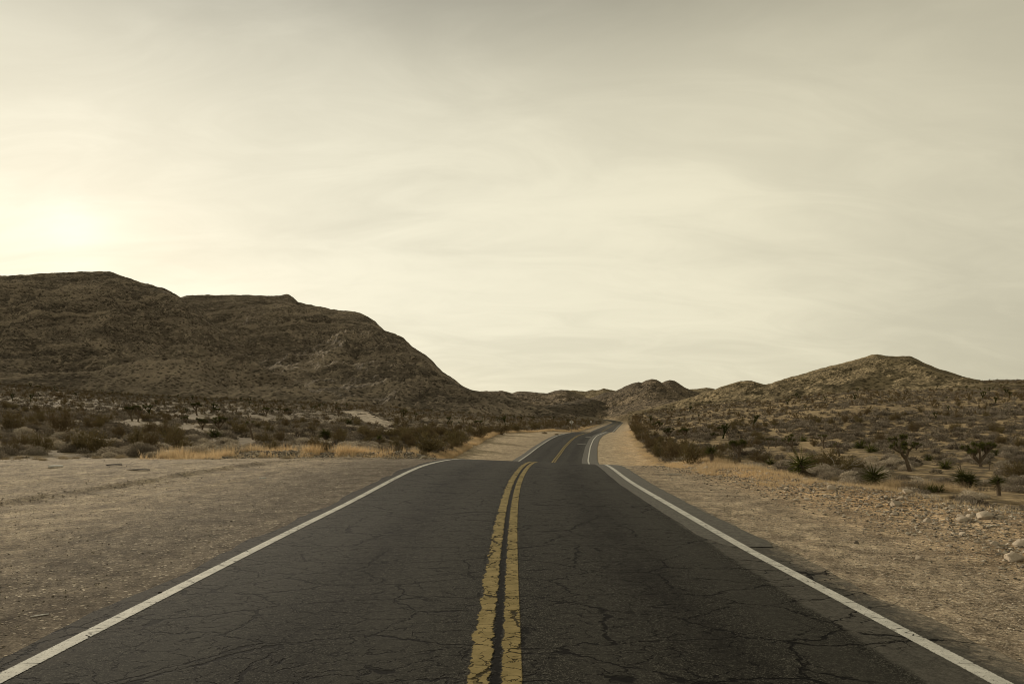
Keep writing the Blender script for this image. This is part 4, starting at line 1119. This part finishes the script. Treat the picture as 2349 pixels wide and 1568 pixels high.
big_rocks = [(2294, 1188, 15, 'largest pale rock on the right bank, near the edge of the gravel'), (2093, 1149, 8, 'pale rock beside a similar one on the upper right bank below the twin tufts'),
             (2062, 1146, 8, 'upright pale rock left of its twin on the right bank below the golden stand'), (2284, 1157, 9, 'pale block high on the right bank below the dark-trunked yucca'),
             (2232, 1180, 8, 'low pale rock left of the largest one on the bank'), (2215, 1176, 8, 'pinkish pale rock in the cluster left of the largest one'), (1907, 1093, 9, 'white rounded rock at the brow right of the leaning roadside yucca'),
             (1818, 1091, 8, 'pale rock sunk in the golden grass left of the leaning roadside yucca'), (2335, 1118, 9, 'pale rock at the right edge among grey shrubs'),
             (1768, 1075, 6, 'flat pale rock in the grass below the grey shrub'), (2260, 1115, 6, 'pale rock right of the tall yucca clump'), (2240, 1168, 7, 'tan rock below the shrubs near the bank brow'),
             (2316, 1204, 6, 'pale flat stone just below the largest rock'), (2340, 1245, 8, 'pale rock low on the bank at the right edge of the gravel'), (2010, 1165, 4, 'small pale rock alone in the right gravel')]
for (a, b_, w_, lab) in big_rocks:
    p = at(a, b_, 8); put_rock(p[0], p[1], w_ * p[1] / F * .62, lab)
p = at(483, 1041, 22); put_rock(p[0], p[1] - .3, .24, 'squarish tan boulder in the golden grass behind the left pull-out')
for (a, b_, w_) in ((1127, 1010, 0), (1175, 0, 0)): pass
nb = 0
while nb < 225:
    y = 6.5 + 20 * rng.random() ** 1.2; x = float(cxf(y) + WRf(y)) + rng.normal() * .9 - .2 + (.0 if y > 9 else -.4)
    a, b_ = px_of(x, y, gz(x, y))
    if not (1500 < a < 2400): continue
    s_ = rng.uniform(.022, .07) * (1 + (rng.random() < .12))
    put_rock(x, y, s_, 'small pale rock in the loose rubble along the right gravel bank', 'small rocks along the right bank'); nb += 1
for _ in range(45):
    y = rng.uniform(22, 44); px = rng.uniform(1850, 2360); x = (px - CX) / F * y
    if uf(x, y) > WRf(y) + 3: put_rock(x, y, rng.uniform(.06, .16), 'pale stone on the floor of the hollow behind the right bank', 'stones in the hollow behind the right bank')


def pebbles(name, x, y, s, label, seed=0, lift=.25):
    oc = np.array([[1, 0, 0], [-1, 0, 0], [0, 1, 0], [0, -1, 0], [0, 0, .7], [0, 0, -.7]], float)
    fc = np.array([[0, 2, 4], [2, 1, 4], [1, 3, 4], [3, 0, 4], [2, 0, 5], [1, 2, 5], [3, 1, 5], [0, 3, 5]])
    n = len(x); V = oc[None] * rng.uniform(.55, 1.15, (n, 6, 3)); V = V + rng.normal(size=(n, 6, 3)) * .16
    a = rng.random(n) * 6.28; ca, sa = np.cos(a)[:, None], np.sin(a)[:, None]
    X = (V[..., 0] * ca - V[..., 1] * sa) * s[:, None] + x[:, None]; Yv = (V[..., 0] * sa + V[..., 1] * ca) * s[:, None] + y[:, None]
    Zv = V[..., 2] * s[:, None] * .75 + (ground_z(x, y) + s * lift)[:, None]
    FF = (fc[None] + (np.arange(n) * 6)[:, None, None]).reshape(-1, 3)
    tag(mesh(name, np.stack([X, Yv, Zv], -1).reshape(-1, 3), FF, m_peb, attrs={'tint': np.repeat(rng.random(n) ** 1.6, 8)}), label, 'gravel', kind='stuff')


n = 90000
yy_ = 3.6 * (30 / 3.6) ** (rng.random(n) ** .9); pxg = rng.uniform(-60, 2410, n); xg = (pxg - CX) / F * yy_; ug = uf(xg, yy_)
dens = np.where(ug < 0, .35, .9) * (.35 + .9 * fbm(xg, yy_, 1.0, 3, 61))
k = ((ug < -3.5 - rng.random(n) * .5) | ((ug > 3.62 + rng.random(n) * .35) & (ug < WRf(yy_) + 3))) & (rng.random(n) < dens)
xg, yy_, ug = xg[k], yy_[k], ug[k]
sz_ = (.0035 + .011 * rng.random(len(xg)) ** 3) * (1 + ss(ug, 4.5, 7.5) * 1.0) * (1 + yy_ * .02)
pebbles('gravel', xg, yy_, sz_, 'loose gravel scattered over both road shoulders')
yb = 9 + 18 * rng.random(1600); xb = np.interp(yb, [3, 13, 18, 24.5, 29], [-11.6, -9.9, -8.9, -7.4, -5.0]) + rng.normal(size=1600) * .7
pebbles('rubble', xb, yb, .006 + .022 * rng.random(1600) ** 3, 'stones in the low gravel windrow across the left pull-out')
pxg = rng.uniform(470, 1000, 5000); yb = np.interp(pxg, [480, 560, 700, 850, 960, 1000], [28, 29.0, 29.6, 29.4, 28.2, 27.6]) + rng.normal(size=5000) * .6; xb = (pxg - CX) / F * yb
pebbles('rubble', xb, yb, .015 + .06 * rng.random(5000) ** 3, 'grey broken rubble along the low bank under the golden grass')
n = 9000; yb = 5 + 24 * rng.random(n) ** 1.1; xb = cxf(yb) + WRf(yb) + rng.normal(size=n) * .9 - .1
pebbles('rubble', xb, yb, .012 + .035 * rng.random(n) ** 2.5, 'pale broken rubble heaped along the right bank')


# ------------------------------------------------------------------ small things
def plain(name, c, rough=.8, spec=.2, metal=0.0):
    m_, t, b = mat(name); P = t.new('ShaderNodeTexCoord').outputs['Object']
    t.put(b.inputs['Base Color'], t.mix(t.noise(P, 8, 4, .6), tuple(v * .75 for v in c), c)); b.inputs['Roughness'].default_value = rough; b.inputs['Metallic'].default_value = metal
    return m_


m_alu = plain('bare_aluminium', (0.62, 0.60, 0.55), .6); m_post = plain('steel_post', (0.20, 0.18, 0.15)); m_scrap = plain('white_scrap', (0.72, 0.70, 0.64)); m_black = plain('black_rubber', (0.02, 0.018, 0.016))
m_blue = plain('bleached_plastic', (0.55, 0.60, 0.58)); m_wood = plain('bleached_wood', (0.42, 0.38, 0.32))


def prism(outline, y0, y1):
    n = len(outline); V = [(a, y0, b) for a, b in outline] + [(a, y1, b) for a, b in outline]
    return np.array(V, float), [tuple(range(n))[::-1], tuple(range(n, 2 * n))] + [(i, (i + 1) % n, (i + 1) % n + n, i + n) for i in range(n)]


def poly(name, V, Fs, mt, parent=None, bev=0.0):
    me = bpy.data.meshes.new(name); me.from_pydata([tuple(v) for v in V], [], Fs); me.update(); me.materials.append(mt)
    o = bpy.data.objects.new(name, me); COL.objects.link(o); o.parent = parent
    if bev: md = o.modifiers.new('bevel', 'BEVEL'); md.width = bev; md.segments = 2
    return o


def sign(px, pyc, half, shape, label, d):
    x = (px - CX) / F * d; g = gz(x, d); zc = CAMH + (HY - pyc) / F * d
    root = bpy.data.objects.new('road_sign', None); COL.objects.link(root); root.location = (x, d, g); tag(root, label, 'road sign')
    c = zc - g; hs = half * d / F
    if shape == 'diamond':
        pts_ = []
        for (sx, sy) in ((0, 1), (1, 0), (0, -1), (-1, 0)):     # rounded corners
            for k_ in (-1, 0, 1):
                r_ = .06; ax, ay = sx * (1 - r_) + sy * k_ * r_ * .7, sy * (1 - r_) - sx * k_ * r_ * .7
                if k_ == 0: ax, ay = sx * .98, sy * .98
                pts_.append((ax * hs, c + ay * hs))
    else: pts_ = [(-hs, c - hs * 1.25), (hs, c - hs * 1.25), (hs, c + hs * 1.25), (-hs, c + hs * 1.25)]
    v, f = prism(pts_, .03, .034); poly('panel', v, f, m_alu, root)
    v, f = prism([(-.045, -.3), (.045, -.3), (.045, c + hs * .85), (-.045, c + hs * .85)], -.03, .028); poly('post', v, f, m_post, root, .006)
    for q_ in (-.45, .45):
        v, f = prism([(-hs * .45, c + q_ * hs - .025), (hs * .45, c + q_ * hs - .025), (hs * .45, c + q_ * hs + .025), (-hs * .45, c + q_ * hs + .025)], .0285, .0298); poly('bracket', v, f, m_post, root)


sign(1311, 967.6, 5.3, 'diamond', 'diamond-shaped sign seen from its bare metal back, left of the far bend', 158)
sign(1355.8, 967.0, 1.9, 'rect', 'tiny pale rectangular sign far off, right of the diamond one', 262)


def scrap(name, px, py, L_, w_, h_, rz, mt, label, cat, bend=.0, dmin=3.5):
    """a thin crooked strip or slab lying on the ground"""
    x, y, z = at(px, py, dmin); n = 7; V = []; ca, sa = math.cos(rz), math.sin(rz)
    for i in range(n):
        q_ = i / (n - 1) - .5; ww = w_ * (1 - .5 * abs(q_ * 2) ** 3) * (.8 + .4 * rng.random()); up = bend * (.25 - q_ * q_) * 4 + .003
        for (s_, hh) in ((-1, 0), (1, 0), (.8, h_), (-.8, h_)):
            a = q_ * L_; b_ = s_ * ww / 2 + math.sin(q_ * 5) * w_ * .3; V.append((a * ca - b_ * sa, a * sa + b_ * ca, up + hh))
    Fs = [(0, 1, 2, 3), tuple((n - 1) * 4 + k_ for k_ in (3, 2, 1, 0))]
    for i in range(n - 1):
        for k_ in range(4): Fs.append((i * 4 + k_, i * 4 + (k_ + 1) % 4, i * 4 + 4 + (k_ + 1) % 4, i * 4 + 4 + k_))
    o = poly(name, V, Fs, mt); o.location = (x, y, z); return tag(o, label, cat)


scrap('white_strip', 91, 1412, .125, .010, .006, .62, m_scrap, 'thin white strip lying on dark gravel at lower left', 'litter')
scrap('white_scrap', 128, 1071, .36, .10, .05, .35, m_scrap, 'long white scrap on the far side of the left pull-out', 'litter', .01)
scrap('white_scrap', 603, 1096.5, .16, .06, .02, .1, m_scrap, 'small white scrap in the middle of the left gravel', 'litter')
scrap('paper_scrap', 472, 1043, .34, .12, .05, .3, m_blue, 'crumpled bluish white scrap beside the tan boulder in the grass', 'litter', .05, 20)
scrap('tyre_shred', 262, 1067, .42, .05, .03, .5, m_black, 'short black tyre shred on the left gravel near the long white scrap', 'tyre shred', .012)
scrap('tyre_shred', 318, 1078.5, .62, .05, .028, .08, m_black, 'long black tyre shred lying below the short one on the left gravel', 'tyre shred', .008)
scrap('wooden_slat', 1546, 1089, .50, .06, .03, -.1, m_wood, 'bleached slat lying on the right shoulder before the golden grass', 'wood')
p = at(367, 1361); o = put_rock(p[0], p[1], .022, 'dark pebble sitting on the left white edge line', None, 1.2, plain('dark_stone', (0.035, 0.03, 0.025)))
for (a, b_, lab) in ((1127, 998, 'x'),): pass
for (zx, zy, s_, lab) in ((597, 420, .55, 'low brown bush on the bare left shoulder before the far bend'), (820, 442, .4, 'tiny brown bush at the pavement edge of the far bend')):
    a, b_ = (2000 + zx / 4.698) * .58725, (1600 + zy / 4.698 + 4) * .58725
    p = at(a, b_, 60); v, f, q = shrub_shape('round', 500, .2, int(zx)); o = mesh('brown_bush', v, f, m_creo, attrs={'tint': q}, loc=(p[0], p[1], p[2])); o.scale = (s_, s_, s_ * .8); tag(o, lab, 'bush')


# bleached dead branches sticking out of the brush right of the leaning yucca
def branch(px, py, hpx, seed, label):
    x, y, z = at(px, py, 24); rg = np.random.default_rng(seed); L_ = hpx * y / F; parts = []
    def gr(p, d, l, r, lv):
        path = [p]
        for i in range(4): d = d + rg.normal(size=3) * .13; d /= np.linalg.norm(d); path.append(path[-1] + d * l / 4)
        parts.append(tube(path, np.linspace(r, r * .5, 5)))
        if lv < 2:
            for _ in range(2): q_ = rg.integers(1, 4); nd = d + rg.normal(size=3) * .6; gr(path[q_], nd / np.linalg.norm(nd), l * .6, r * .6, lv + 1)
    gr(np.zeros(3), np.array([.65, 0, .75]), L_, .02, 0); gr(np.zeros(3), np.array([-.5, .1, .8]), L_ * .7, .016, 1)
    v, f, q = join(parts); o = mesh('dead_branch', v, f, m_wood, loc=(x, y, z)); tag(o, label, 'branch')


branch(1925, 1085, 60, 3, 'bare bleached branch slanting out of the brown brush beside the leaning yucca')
branch(1960, 1082, 36, 5, 'shorter bleached branch in the brush between the two roadside yuccas')
